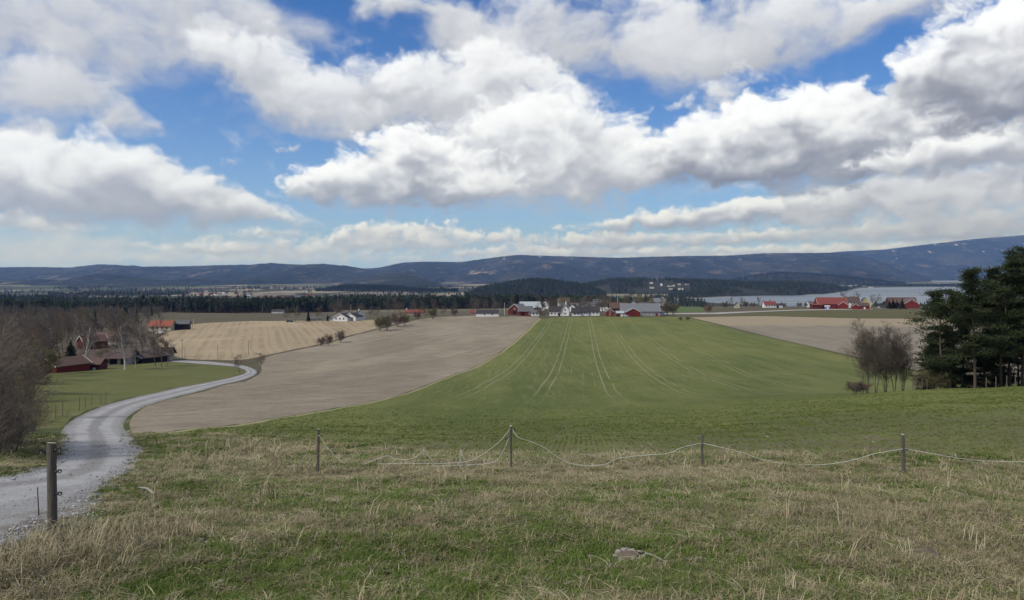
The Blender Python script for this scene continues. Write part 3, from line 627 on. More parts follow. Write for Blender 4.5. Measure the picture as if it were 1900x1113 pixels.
def mountain(name, line_, base, ridge, zb, amp, seed, nt=70, du=.0032):
    px = np.array([q[0] for q in line_], float); u = np.arange((px[0] - CX) / F, (px[-1] - CX) / F, du)
    top = np.interp(u, (px - CX) / F, [q[1] for q in line_]); zt = (HOR - top) / F * ridge
    k = np.ones(5) / 5; zt = np.convolve(np.pad(zt, 2, mode='edge'), k, 'valid')
    t = np.r_[np.linspace(0, 1, nt), np.linspace(1.03, 1.6, 14)]
    U_, T_ = np.meshgrid(u, t); Yd = base + (ridge - base) * T_; X = U_ * Yd
    prof = np.where(T_ <= 1, .55 * T_ ** 2.2 + .45 * T_ ** .9, 1 - .5 * (T_ - 1))
    fold = _fbm(X, Yd * .55, 1500, 6, seed, .55); rg = 1 - np.abs(_fbm(X, Yd * .5, 2400, 4, seed + 40, .5)) * 2.4
    Z = zb + (zt - zb)[None] * prof + amp * 1.5 * (fold + .6 * rg - .35) * np.sin(np.clip(T_, 0, 1) * math.pi) ** .8
    Z += 5 * _perlin(X / 60, Yd / 60, seed + 3) * np.clip(T_ * 4, 0, 1)
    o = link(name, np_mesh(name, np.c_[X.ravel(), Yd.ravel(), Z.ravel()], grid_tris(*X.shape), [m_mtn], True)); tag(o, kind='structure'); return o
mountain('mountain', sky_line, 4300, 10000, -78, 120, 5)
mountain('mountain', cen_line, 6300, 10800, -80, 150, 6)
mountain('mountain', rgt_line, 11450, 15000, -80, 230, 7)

m_hill, n, bs = mat('forest_floor')
p = obj_pos(n); a = n.noise(p, .01, 5, .6)
n.set(bs, 'Base Color', n.mix(a, (.016, .021, .014), (.045, .044, .028)))
HILLS = []
def hill(line_, y0, y1, zb, seed, amp=4, shore=None):
    """a wooded rise: crest line in photo pixels at depth (y0+y1)/2"""
    px = np.array([q[0] for q in line_], float); u = np.linspace((px[0] - CX) / F, (px[-1] - CX) / F, 90); ym = .5 * (y0 + y1)
    if shore: y0 = np.interp(u * F + CX, [q[0] for q in shore], [LAKE_Z * F / (HOR - q[1]) for q in shore]) + 12; y1 = y0 + 800; ym = .5 * (y0 + y1)
    zt = (HOR - np.interp(u, (px - CX) / F, [q[1] for q in line_])) / F * ym - 9
    t = np.linspace(0, 1, 26); U_, T_ = np.meshgrid(u, t); Yd = y0 + (y1 - y0) * T_
    Z = zb + np.maximum(zt - zb, 0)[None] * np.sin(math.pi * T_) ** .75 + amp * _perlin(U_ * 3000 / 130, Yd / 170, seed)
    Z = np.where((T_ == 0) | (T_ == 1), zb - 8, Z)
    tag(link('hill', np_mesh('hill', np.c_[(U_ * Yd).ravel(), Yd.ravel(), Z.ravel()], grid_tris(*U_.shape), [m_hill], True)), kind='structure')
    HILLS.append((u, t, y0, y1, Z))
hill([(862, 548), (890, 535), (930, 527), (970, 521.5), (1010, 519.5), (1060, 525), (1095, 533), (1125, 545)], 2350, 3000, -74, 1)
hill([(1040, 545), (1085, 527), (1130, 519), (1190, 517.5), (1250, 518), (1330, 521), (1400, 527), (1440, 545)], 2900, 3800, -75, 2)
hill([(1240, 555), (1290, 541), (1340, 532), (1380, 526), (1450, 523), (1500, 524), (1545, 529), (1580, 536), (1600, 545)], 2620, 3200, -76, 3, shore=[(1240, 556.5)] + lake_px[1:8])
hill([(1340, 524), (1400, 511), (1450, 506.5), (1500, 508), (1560, 513), (1640, 521), (1680, 526)], 5400, 6100, -76, 4)
hill([(585, 545), (615, 534), (650, 530), (700, 530.5), (745, 534), (800, 538), (850, 548)], 3100, 3600, -74, 5)
hill([(-500, 548), (-100, 552), (20, 553), (80, 554), (140, 558), (200, 565), (240, 575)], 1500, 1950, -66, 6)
hill([(90, 552), (150, 543), (200, 541), (260, 544), (320, 550), (350, 556)], 2500, 2950, -74, 7)
hill([(1590, 545), (1640, 530), (1720, 528.5), (1800, 528), (1900, 527), (2300, 526), (2340, 540)], 4900, 5300, -76, 8)

# ------------------------------------------------------------------ air
def make_haze(density):
    me = bpy.data.meshes.new('haze'); bm = bmesh.new(); bmesh.ops.create_cube(bm, size=1); bm.to_mesh(me); bm.free()
    o = bpy.data.objects.new('haze', me); COL.objects.link(o); o['kind'] = 'stuff'
    x0, x1, y0, y1, z0, z1 = -32000, 32000, -2000, 21000, -97, 1150
    o.scale = (x1 - x0, y1 - y0, z1 - z0); o.location = ((x0 + x1) / 2, (y0 + y1) / 2, (z0 + z1) / 2)
    m = bpy.data.materials.new('haze'); m.use_nodes = True; t = m.node_tree; t.nodes.clear()
    v = t.nodes.new('ShaderNodeVolumePrincipled'); ou = t.nodes.new('ShaderNodeOutputMaterial'); t.links.new(v.outputs[0], ou.inputs[1])
    v.inputs['Color'].default_value = (.20, .40, 1.0, 1); v.inputs['Absorption Color'].default_value = (1, 1, 1, 1); v.inputs['Density'].default_value = density; v.inputs['Anisotropy'].default_value = .2
    me.materials.append(m)
make_haze(5.0e-5)

# ------------------------------------------------------------------ plants: builders
class Tubes:
    """collects tapered tubes into one triangle mesh"""
    def __init__(s): s.V = []; s.T = []; s.M = []; s.n = 0
    def tube(s, pts, rad, k=3, mi=0):
        pts = np.asarray(pts, float); n = len(pts)
        d = np.gradient(pts, axis=0); d /= np.linalg.norm(d, axis=1)[:, None] + 1e-9
        ref = np.where(np.abs(d[:, 2:3]) > .9, [[1., 0, 0]], [[0, 0, 1.]]); a = np.cross(d, ref); a /= np.linalg.norm(a, axis=1)[:, None] + 1e-9
        b = np.cross(d, a); th = np.arange(k) * 2 * math.pi / k
        ring = pts[:, None] + np.asarray(rad, float)[:, None, None] * (np.cos(th)[None, :, None] * a[:, None] + np.sin(th)[None, :, None] * b[:, None])
        s.V.append(ring.reshape(-1, 3)); i = np.arange(n * k).reshape(n, k) + s.n
        p, q = i[:-1], np.roll(i, -1, 1)[:-1]; r_, t_ = np.roll(i, -1, 1)[1:], i[1:]
        T = np.concatenate([np.stack([p, q, r_], -1).reshape(-1, 3), np.stack([p, r_, t_], -1).reshape(-1, 3)])
        s.T.append(T); s.M.append(np.full(len(T), mi)); s.n += n * k
    def tris(s, A, mi=0):
        """A: (m,3,3) loose triangles"""
        A = np.asarray(A, float)
        s.V.append(A.reshape(-1, 3)); T = np.arange(len(A) * 3).reshape(-1, 3) + s.n; s.T.append(T); s.M.append(np.full(len(A), mi)); s.n += len(A) * 3
    def mesh(s, name, mats, smooth=False):
        return np_mesh(name, np.concatenate(s.V), np.concatenate(s.T), mats, smooth, np.concatenate(s.M))
def unit(v): v = np.asarray(v, float); return v / (np.linalg.norm(v) + 1e-9)
def perp(d, rg):
    v = np.cross(d, rg.normal(size=3)); return unit(v)
def bare_mesh(name, seed, height, spec, r0, stems=1, spread=.25, mats=None, lean=0.0, twig_r=None):
    """leafless tree or shrub; returns (wood mesh, twig mesh)"""
    rg = np.random.default_rng(seed); wood, twig = Tubes(), Tubes()
    for k in range(stems):
        a = 2 * math.pi * (k + rg.random() * .6) / stems; off = (spread * .35 * math.cos(a) * height * .25, spread * .35 * math.sin(a) * height * .25, -.1) if stems > 1 else (0, 0, -.15)
        d = (spread * math.cos(a) + lean, spread * math.sin(a), 1) if stems > 1 else (lean, 0, 1)
        branch(wood, twig, rg, off, d, height * (1 if stems == 1 else .75 + .3 * rg.random()), r0 * (1 if stems == 1 else .6 + .5 * rg.random()), 0, spec, twig_r)
    return wood.mesh(name + '_wood', mats[:1]), twig.mesh(name + '_twigs', mats[1:])
def branch(wood, twig, rg, p, d, L, r, lev, spec, twig_r):
    nch, ns, ratio, ang, wan, up, lo = spec[lev]
    pts = [np.array(p, float)]; dirs = []; d = unit(d)
    for i in range(ns):
        d = unit(d + rg.normal(size=3) * wan + np.array([0, 0, up])); dirs.append(d); pts.append(pts[-1] + d * L / ns)
    last = lev == len(spec) - 1
    if last and twig_r: r = twig_r
    rad = np.linspace(r, r * (.3 if not last else .5), ns + 1)
    (twig if lev >= len(spec) - 2 else wood).tube(pts, rad, 6 if lev == 0 else (4 if lev == 1 else 3))
    if last: return
    for c in range(nch):
        t = lo + (1 - lo) * (c + rg.random()) / nch; j = min(int(t * ns), ns - 1); q = pts[j] + (pts[j + 1] - pts[j]) * (t * ns - j)
        a = ang * (.7 + .6 * rg.random()); cd = unit(dirs[j] * math.cos(a) + perp(dirs[j], rg) * math.sin(a))
        branch(wood, twig, rg, q, cd, L * ratio * (1.2 - .65 * t) * (.75 + .5 * rg.random()), max(rad[j] * (.60 if lev else .45), .006), lev + 1, spec, twig_r)

def bark_mat(name, c0, c1, scale=3.0, white=None):
    m, n, bs = mat(name, .9, .1); p = obj_pos(n)
    oi = n.add('ObjectInfo').outputs['Random']; f = n.noise(p, scale, 4, .65)
    c = n.mix(f, c0, c1)
    if white:
        z = n.sep(p)[2]; band = n.noise(n.vm('MULTIPLY', p, (1, 1, 3.0)), 1.6, 4, .7)
        c = n.mix(n.smooth(band, .58, .68), white, c)
    c = n.mix(n.m('MULTIPLY', oi, .35), c, tuple(v * .6 for v in c0)); n.set(bs, 'Base Color', c); return m
m_bark = bark_mat('bark_grey', (.080, .066, .053), (.21, .18, .15))
m_twig = bark_mat('twigs_brown', (.085, .070, .056), (.180, .154, .126), 1.2)
m_twigr = bark_mat('twigs_reddish', (.100, .068, .052), (.215, .155, .122), 1.2)
m_twigg = bark_mat('twigs_budding', (.088, .084, .042), (.19, .175, .085), 1.2)
m_twigy = bark_mat('twigs_willow_yellow', (.16, .115, .04), (.30, .22, .08), 1.2)
m_birch = bark_mat('bark_birch', (.12, .11, .10), (.26, .24, .22), 3.0, (.56, .54, .51))
m_pinebark = bark_mat('bark_pine', (.055, .042, .034), (.15, .115, .085), 2.5)
def needle_mat(name, c0, c1, scale=.9):
    m, n, bs = mat(name, .75, .15); p = obj_pos(n); oi = n.add('ObjectInfo').outputs['Random']
    f = n.noise(p, scale, 4, .7); c = n.mix(n.smooth(f, .35, .65), c0, c1); c = n.mix(n.m('MULTIPLY', oi, .4), c, tuple(v * .7 for v in c0)); n.set(bs, 'Base Color', c); return m
m_needle = needle_mat('needles_pine', (.017, .027, .012), (.056, .072, .030))
m_spruce = needle_mat('needles_spruce', (.017, .028, .016), (.040, .055, .028))
m_dist = needle_mat('needles_distant', (.022, .035, .021), (.055, .069, .035), .25)
# level: children, segments, length ratio, angle, wander, upward pull, first child at
SP_TREE = [(10, 7, .50, .72, .10, .05, .25), (8, 4, .55, .70, .16, .06, .2), (7, 3, .60, .65, .2, .03, .15), (0, 2, .5, .6, .2, .0, .1)]
SP_BIG = [(11, 8, .52, .80, .09, .05, .25), (8, 5, .52, .70, .15, .08, .2), (7, 3, .55, .7, .2, .03, .15), (0, 2, .6, .6, .22, .0, .1)]
SP_BIRCH = [(15, 9, .32, .58, .05, .03, .28), (8, 4, .55, .6, .16, .05, .2), (7, 3, .6, .7, .2, -.10, .15), (0, 2, .5, .6, .2, -.15, .1)]
SP_SHRUB = [(8, 6, .50, .55, .14, .08, .15), (7, 4, .55, .6, .18, .06, .1), (6, 3, .6, .6, .22, .02, .1), (0, 2, .5, .6, .22, .0, .1)]
PROTO = {}
def plant_thing(name, kind, x, y, scale, rz, label, cat, group=None, z=None, sxy=1.0):
    """a thing made of a trunk and a crown; copies share the mesh data of their kind"""
    wood, twig, pw_, pt_ = PROTO[kind]
    o = empty(name, (x, y, (HG(x, y) if z is None else z)), rz); o.scale = (scale * sxy, scale * sxy, scale)
    if wood: link(pw_, wood, o)
    if twig: link(pt_, twig, o)
    tag(o, label, cat, group); return o
def reg(kind, seed, h, spec, r0, mats, pw_='trunk', pt_='crown', **k):
    w, t = bare_mesh(kind, seed, h, spec, r0, mats=mats, **k); PROTO[kind] = (w, t, pw_, pt_)
for i in range(4): reg('bare%d' % i, 20 + i, 10, SP_TREE, .17, [m_bark, (m_twig, m_twigr, m_twig, m_twigg)[i]], twig_r=.034)
for i in range(2): reg('big%d' % i, 30 + i, 12, SP_BIG, .26, [m_bark, m_twig], twig_r=.034)
for i in range(2): reg('birch%d' % i, 40 + i, 12, SP_BIRCH, .25, [m_birch, m_twig], twig_r=.024)
for i in range(3): reg('shrub%d' % i, 50 + i, 4.5, SP_SHRUB, .045, [m_bark, (m_twig, m_twigg, m_twigr)[i]], 'stems', 'crown', stems=7, spread=.42, twig_r=.024)
reg('willow', 60, 8, SP_BIG, .22, [m_bark, m_twigy], twig_r=.02)

def spruce_mesh(name, seed, h=10., tiers=26, mats=None):
    rg = np.random.default_rng(seed); tr, cr = Tubes(), Tubes(); tr.tube([(0, 0, -.2), (0, 0, h * .5), (0, 0, h)], [.16, .09, .01], 6)
    for i in range(tiers):
        t = (i + .5 * rg.random()) / tiers; z = h * (.10 + .89 * t); R_ = h * .19 * (1 - t) ** .85 * (.8 + .4 * rg.random()) + .08; nb = int(6 + 6 * (1 - t))
        A = []
        for k in range(nb):
            a = 2 * math.pi * (k + rg.random()) / nb; c, s = math.cos(a), math.sin(a); L = R_ * (.7 + .5 * rg.random()); dr = -.28 * L
            for q in range(3):
                w = .20 * L + .10; f0, f1 = q / 3 * .8, (q + 1.6) / 3
                b0 = np.array([c * L * f0, s * L * f0, z + dr * f0 ** 1.4]); tip = np.array([c * L * f1, s * L * f1, z + dr * f1 + rg.normal() * .1]); n_ = np.array([-s, c, 0])
                A += [[b0 + n_ * w + [0, 0, -.12], b0 - n_ * w + [0, 0, -.12], tip], [b0 + [0, 0, .14], b0 + n_ * w * .8 - [0, 0, .25], tip]]
        cr.tris(A)
    return tr.mesh(name + '_trunk', mats[:1]), cr.mesh(name + '_crown', mats[1:])
for i in range(2):
    w, t = spruce_mesh('spruce%d' % i, 70 + i, mats=[m_pinebark, m_spruce]); PROTO['spruce%d' % i] = (w, t, 'trunk', 'crown')

def pine_mesh(name, seed, h, bare_to, rmax, mats, clumps=7, faces=34, low_dead=10, flat=.20, rt=.17):
    """Scots pine: straight trunk, irregular limbs, flat pads of needles at their ends"""
    rg = np.random.default_rng(seed); tr, lb, nd = Tubes(), Tubes(), Tubes()
    n = 12; lean = rg.normal(size=2) * .02; pts = [(lean[0] * h * (i / n) ** 2 * 4 + .05 * math.sin(i * 1.3), lean[1] * h * (i / n) ** 2 * 4, -.3 + (h + .3) * i / n) for i in range(n + 1)]
    tr.tube(pts, np.linspace(rt, .025, n + 1) * (1 + .15 * np.exp(-np.arange(n + 1))), 8); pts = np.array(pts)
    def at(z):
        t = np.clip((z + .3) / (h + .3) * n, 0, n - .001); j = int(t); return pts[j] + (pts[j + 1] - pts[j]) * (t - j)
    nl = int((h - bare_to) * 3.6)
    pads = []
    for i in range(nl):
        t = ((i + rg.random()) / nl); z = bare_to + (h - bare_to) * t
        prof = (math.sin(min(1, (t + .12) * 1.05) * math.pi) ** .6) * (1 - .35 * t)
        L = rmax * max(.22, prof) * (.30 + .95 * rg.random()); a = rg.random() * 2 * math.pi; el_ = -.15 + .75 * t + rg.normal() * .15
        d = np.array([math.cos(a) * math.cos(el_), math.sin(a) * math.cos(el_), math.sin(el_)]); p = at(z); q = [p]
        for s_ in range(4): d = unit(d + rg.normal(size=3) * .16 + [0, 0, .06]); q.append(q[-1] + d * L / 4)
        lb.tube(q, np.linspace(.045 * (1.3 - t) + .012, .010, 5), 4)
        for c in range(clumps):
            f = .35 + .65 * (c + rg.random()) / clumps; j = min(3, int(f * 4)); cpt = q[j] + (q[j + 1] - q[j]) * (f * 4 - j) + rg.normal(size=3) * [.34, .34, .07] * (L / 2.2)
            pads.append((cpt, (.30 + .30 * rg.random()) * (.75 + .12 * rmax)))
            if c % 2 == 0: lb.tube([q[j], cpt], [.012, .006], 3)
    for k in range(low_dead):
        z = bare_to * (.25 + .75 * rg.random()); a = rg.random() * 2 * math.pi; L = .5 + 1.3 * rg.random(); p = at(z); d = np.array([math.cos(a), math.sin(a), -.1]); lb.tube([p, p + d * L * .5, p + d * L + [0, 0, -.1 * L]], [.02, .014, .006], 3)
    C = np.array([c for c, r in pads]); S = np.array([r for c, r in pads]); m_ = len(C)
    off = rg.normal(size=(m_, faces, 3)) * [.66, .66, flat]; ctr = C[:, None] + off * S[:, None, None]
    dirs = off * [1, 1, 1.6] + rg.normal(size=off.shape) * .5 + [0, 0, .35]; dirs /= np.linalg.norm(dirs, axis=2)[..., None] + 1e-9
    side = np.cross(dirs, rg.normal(size=off.shape)); side /= np.linalg.norm(side, axis=2)[..., None] + 1e-9
    ln = (.16 + .16 * rg.random((m_, faces, 1))); w = .040 + .025 * rg.random((m_, faces, 1))
    A = np.stack([ctr - side * w, ctr + side * w, ctr + dirs * ln], 2).reshape(-1, 3, 3); nd.tris(A)
    return tr.mesh(name + '_trunk', mats[:1], True), lb.mesh(name + '_limbs', mats[:1]), nd.mesh(name + '_needles', mats[1:])

# ------------------------------------------------------------------ buildings
def wall_paint(name, col): return simple(name, col, .75, .10, .8)
P_ = dict(red=wall_paint('paint_falu_red', (.155, .024, .020)), dred=wall_paint('paint_dark_red', (.10, .022, .018)), white=wall_paint('paint_white', (.64, .64, .63)), cream=wall_paint('paint_cream', (.50, .46, .34)),
          yellow=wall_paint('paint_yellow', (.50, .40, .17)), black=wall_paint('paint_black', (.016, .015, .017)), brown=wall_paint('paint_brown', (.065, .042, .03)), grey=wall_paint('wall_grey', (.27, .27, .27)), pink=wall_paint('wall_pale_pink', (.40, .26, .24)), stone=wall_paint('wall_plaster', (.38, .35, .30)), tan=wall_paint('wall_tan', (.36, .30, .22)))
def roof_mat(name, col, rows=2.2):
    m, n, bs = mat(name, .7, .3); p = obj_pos(n); z = n.sep(p)[2]; f = n.noise(p, 1.5, 4, .7)
    st = n.m('ABSOLUTE', n.m('SUBTRACT', n.m('FRACT', n.m('MULTIPLY', z, rows)), .5))
    c = n.mix(f, tuple(v * .75 for v in col), tuple(v * 1.2 for v in col)); c = n.mix(n.smooth(st, .36, .5, 0, .4), c, tuple(v * .5 for v in col)); n.set(bs, 'Base Color', c); return m
RF = dict(dark=roof_mat('roof_dark', (.040, .037, .040)), brown=roof_mat('roof_brown', (.085, .060, .052)), red=roof_mat('roof_red', (.19, .050, .040)), orange=roof_mat('roof_orange', (.25, .075, .042)), grey=roof_mat('roof_grey', (.115, .115, .125)), slate=roof_mat('roof_slate', (.16, .165, .18)), light=roof_mat('roof_light_sheet', (.36, .40, .42)), rust=roof_mat('roof_rust', (.105, .066, .053)))
m_glass, n, bs = mat('window_glass', .15, .5); bs.inputs['Base Color'].default_value = (.025, .028, .033, 1)
m_trimw = simple('trim_white', (.66, .66, .65), .6, .05)
m_dark = simple('dark_opening', (.012, .011, .011), .9, .1)
m_chim = simple('chimney_brick', (.22, .13, .10), .9, .25, 4)
def box_v(x0, x1, y0, y1, z0, z1): return [(x0, y0, z0), (x1, y0, z0), (x1, y1, z0), (x0, y1, z0), (x0, y0, z1), (x1, y0, z1), (x1, y1, z1), (x0, y1, z1)]
BOXF = [(0, 3, 2, 1), (4, 5, 6, 7), (0, 1, 5, 4), (1, 2, 6, 5), (2, 3, 7, 6), (3, 0, 4, 7)]
def boxes(lst):
    V, Fc = [], []
    for b in lst: i = len(V); V += box_v(*b); Fc += [tuple(q + i for q in f) for f in BOXF]
    return V, Fc
_wmesh = {}
def window(parent, w, h, loc, rz):
    """frame (part) with a dark pane (sub-part), set proud of the wall"""
    key = (round(w, 2), round(h, 2))
    if key not in _wmesh:
        t = .10; V, Fc = boxes([(-w / 2, w / 2, -.05, .03, -t, 0), (-w / 2, w / 2, -.05, .03, h, h + t), (-w / 2 - t, -w / 2, -.05, .03, -t, h + t), (w / 2, w / 2 + t, -.05, .03, -t, h + t), (-.03, .03, -.045, .02, 0, h)])
        a = mesh_obj('window', V, Fc, m_trimw); V, Fc = boxes([(-w / 2, w / 2, -.012, .02, 0, h)]); b = mesh_obj('pane', V, Fc, m_glass); _wmesh[key] = (a.data, b.data)
        bpy.data.objects.remove(a); bpy.data.objects.remove(b)
    fr = link('window', _wmesh[key][0], parent); fr.location = loc; fr.rotation_euler = (0, 0, rz); link('pane', _wmesh[key][1], fr)
def gable_house(name, label, cat, x, y, rz, L, D, hw, hr, wall, roof, group=None, win=(), gwin=(), doors=(), chimney=None, over=.45, trim=True, z=None, sink=.4, ww=1.0, wh=1.2, base=None):
    """gabled building: ridge along its own X; the side facing -Y carries `win`, the gable at +X/-X `gwin`"""
    o = empty(name, (x, y, (HG(x, y) if z is None else z)), rz); tag(o, label, cat, group); l, d = L / 2, D / 2
    V = [(-l, -d, -sink), (l, -d, -sink), (l, d, -sink), (-l, d, -sink), (-l, -d, hw), (l, -d, hw), (l, d, hw), (-l, d, hw), (-l, 0, hw + hr), (l, 0, hw + hr)]
    mesh_obj('wall', V, [(0, 1, 5, 4), (2, 3, 7, 6), (1, 2, 6, 9, 5), (3, 0, 4, 8, 7), (3, 2, 1, 0)], P_[wall], o)
    sl = hr / d; e = over; th = .16
    def slab(sg):
        y0, y1 = sg * (d + e), 0; z0, z1 = hw - e * sl + .02, hw + hr + .02
        return [(-l - e, y0, z0), (l + e, y0, z0), (l + e, y1, z1), (-l - e, y1, z1), (-l - e, y0, z0 + th), (l + e, y0, z0 + th), (l + e, y1, z1 + th), (-l - e, y1, z1 + th)]
    V = slab(-1) + slab(1); rf = mesh_obj('roof', V, BOXF + [tuple(q + 8 for q in f) for f in BOXF], RF[roof], o)
    if trim:
        for sx in (-1, 1):
            for sg in (-1, 1):
                xx = sx * (l + e + .05); x0, x1 = sorted((xx - .06, xx)) if sx > 0 else sorted((xx, xx + .06)); yo = sg * (d + e + .03); zo = hw - e * sl; zt = hw + hr
                mesh_obj('bargeboard', [(x0, yo, zo - .06), (x1, yo, zo - .06), (x1, 0, zt - .06), (x0, 0, zt - .06), (x0, yo, zo + .24), (x1, yo, zo + .24), (x1, 0, zt + .24), (x0, 0, zt + .24)], BOXF, m_trimw, o)
    if chimney:
        cx_, ch = chimney[:2]; V, Fc = boxes([(cx_ - .4, cx_ + .4, -.4, .4, hw + hr - .6, hw + hr + ch), (cx_ - .48, cx_ + .48, -.48, .48, hw + hr + ch, hw + hr + ch + .15)]); mesh_obj('chimney', V, Fc, chimney[2] if len(chimney) > 2 else m_chim, rf)
    for (wx, wz) in win: window(o, ww, wh, (wx, -d - .02, wz), 0)
    for (sx, wy, wz) in gwin: window(o, ww, wh, (sx * (l + .02), wy, wz), R(90) * sx)
    for (side, u, w, h, m_) in doors:
        if side == 'f': V, Fc = boxes([(u - w / 2, u + w / 2, -d - .07, -d - .015, 0, h)])
        else: sx = 1 if side == 'r' else -1; V, Fc = boxes([tuple(sorted((sx * (l + .015), sx * (l + .07)))) + (u - w / 2, u + w / 2, 0, h)])
        mesh_obj('door', V, Fc, m_, o)
    if base: V, Fc = boxes([(-l - .06, l + .06, -d - .06, d + .06, -sink, .35)]); mesh_obj('plinth', V, Fc, P_['grey'], o)
    return o
def place(px, Y): return (px - CX) / F * Y, Y
def row(n, L, z): return [(-L / 2 + L * (k + .5) / n, z) for k in range(n)]
def W_(px0, px1, Y): return (px1 - px0) / F * Y

# --- farmstead beside the lawn, left
x, y = G_(113, 689); gable_house('red_shed', 'small red gabled shed with pale bargeboards at the lawn edge, left of the birches', 'shed', x - .6, y + 2.6, R(68), 9.5, 6.6, 2.0, 1.7, 'red', 'rust', gwin=[(1, 2.2, .8)], over=.5)
x, y = G_(147, 687); gable_house('red_shed', 'long low red outbuilding with rusty roof just right of the red gabled shed', 'shed', x + .6, y + 5.5, R(4), 5.6, 4.6, 1.7, 1.2, 'dred', 'rust', doors=[('f', 1.4, .8, .7, m_trimw)], trim=False)
x, y = G_(196, 676); o = gable_house('farmhouse', 'low farmhouse with wide dark brown roof and open porch beside the lawn behind the birches', 'house', x, y + 5, R(9), 10.5, 8.5, 2.4, 1.9, 'stone', 'brown', win=[(-3.9, .9)], doors=[('f', -1.8, 1.7, 1.9, m_dark), ('f', 1.2, 2.2, 2.0, m_dark), ('f', 4.0, 1.5, 2.0, m_dark)], over=.9, trim=False)
x, y = G_(254, 672); gable_house('outbuilding', 'low gable fronted outbuilding with black boarded gable and light end wall beside the lawn', 'shed', x, y + 4.5, R(66), 9.5, 10.0, 2.0, 1.6, 'black', 'brown', over=.6)
x, y = G_(281, 670); gable_house('outbuilding', 'brown roofed wing with tan plaster wall at the end of the farmyard by the road', 'shed', x + .4, y + 6, R(12), 6.5, 6.5, 2.3, 1.9, 'tan', 'brown', over=.7, trim=False)
x, y = at_depth(172, 300); gable_house('red_house', 'dull red house half hidden by bare trees behind the farmhouse', 'house', x, y, R(50), 9, 7, 3.0, 2.2, 'dred', 'rust')
x, y = at_depth(203, 320); gable_house('grey_house', 'brown roofed house with pale wall behind the bare trees left of the forked birch', 'house', x, y, R(0), 12, 7, 2.6, 2.2, 'stone', 'rust', win=row(4, 11, 1.0), chimney=(2, .7))
x, y = at_depth(297, 395); gable_house('farm_building', 'cream building with orange tiled roof at the far left corner of the stubble field', 'house', x, y + 3, R(3), 11.5, 8, 2.6, 2.7, 'cream', 'orange', win=row(4, 10, 1.0), trim=False)
x, y = at_depth(333, 400); gable_house('black_barn', 'black wooden barn with light grey roof beside the orange roofed building', 'barn', x, y + 3, R(14), 8.0, 5.5, 3.3, 1.7, 'black', 'grey', trim=False)
# --- white houses behind the stubble field
x, y = at_depth(634, 462); gable_house('white_house', 'white house with dark roof and broad gable facing the stubble field, left of the pair', 'house', x, y + 6, R(76), 11, 10.5, 2.1, 2.7, 'white', 'dark', gwin=[(-1, -2.6, .9), (-1, 0, .9), (-1, 2.6, .9)], over=.6)
x, y = at_depth(653, 466); gable_house('white_house', 'white house with cross gable on the right of the pair behind the stubble field', 'house', x, y + 5, R(70), 9, 8.5, 2.5, 2.3, 'white', 'dark', gwin=[(-1, -2, 1.0), (-1, 2, 1.0)], over=.5)
x, y = at_depth(664, 472); gable_house('white_house', 'taller white wing with light chimney at the right end of the white houses', 'house', x, y + 5, R(-60), 7, 5.5, 3.6, 2.2, 'white', 'dark', win=row(2, 6, 2.6), chimney=(-1, 1.0, m_trimw))
x, y = at_depth(615, 470); gable_house('garage', 'low white garage beside a small spruce behind the stubble field', 'garage', x, y + 4, R(5), 7, 5, 1.6, 1.0, 'white', 'dark', trim=False)
x, y = at_depth(581, 468); gable_house('garage', 'low pale carport with sloping roof between the two small spruces', 'garage', x, y + 4, R(20), 8, 5, 1.5, 1.0, 'stone', 'grey', trim=False)
for i, (px, t_) in enumerate(((511, 'white bungalow far behind the stubble field, at the forest edge on the left'), (521, 'white bungalow far behind the stubble field, at the forest edge on the right'))):
    x, y = at_depth(px, 760); gable_house('bungalow', t_, 'house', x, y, R(4), 6.2, 6, 2.6, 1.6, 'white', 'dark', trim=False, win=row(2, 5, .9), group='bungalows at the forest edge')
x, y = at_depth(769, 560); gable_house('red_house', 'low brick red house with white chimney beyond the field hedge', 'house', x, y, R(0), 14, 7, 2.2, 1.8, 'tan', 'red', chimney=(-6, 1.2, m_trimw), trim=False)
# --- village across the crop field
def vh(name, label, cat, px, Y, rz, *a, **k):
    x, y = at_depth(px, Y); return gable_house(name, label, cat, x, y, R(rz), *a, **k)
vh('shed', 'pale pinkish shed with low roof left of the long white building', 'shed', 881, 545, 4, 6, 6, 2.0, 1.6, 'pink', 'red', trim=False)
vh('white_outbuilding', 'long low white outbuilding with dark roof standing alone at the soil edge', 'outbuilding', 905, 520, -3, 16, 7, 2.3, 2.2, 'white', 'dark', win=[(-2, .9), (3.5, .9)], gwin=[(1, 0, .9)], trim=True)
vh('barn', 'big red barn with light grey metal roof, highest of the left farmyard', 'barn', 983, 560, 8, 15, 13, 5.2, 4.2, 'red', 'light', doors=[('f', 2, 3.2, 3.4, m_dark)], win=row(4, 13, 3.4))
vh('barn', 'red barn with grey gable roof facing the ploughed soil on the left of the farmyard', 'barn', 964, 552, 62, 16, 11, 4.0, 4.0, 'dred', 'slate', gwin=[(-1, 0, 4.0)], doors=[('l', 0, 3.0, 3.0, m_dark)])
vh('barn', 'red barn front with dark roof and white corner boards before the big grey roofed barn', 'barn', 975, 532, 2, 10, 8, 3.4, 3.4, 'red', 'grey', doors=[('f', -2, 2.4, 2.6, m_dark)], win=[(2.6, 1.1)])
vh('white_outbuilding', 'small white outbuilding right of the red barns behind the pollarded trees', 'outbuilding', 993, 528, 0, 6, 5, 2.6, 1.8, 'white', 'grey', win=row(2, 5, 1.0), trim=False)
vh('white_house', 'large white house with dark roof and tall white chimney beside the single small tree', 'house', 1036, 530, -3, 13.5, 8, 3.4, 3.4, 'white', 'dark', win=row(5, 12, 1.1), doors=[('f', .6, 1.6, 2.1, m_dark)], chimney=(5.4, 3.4, m_trimw))
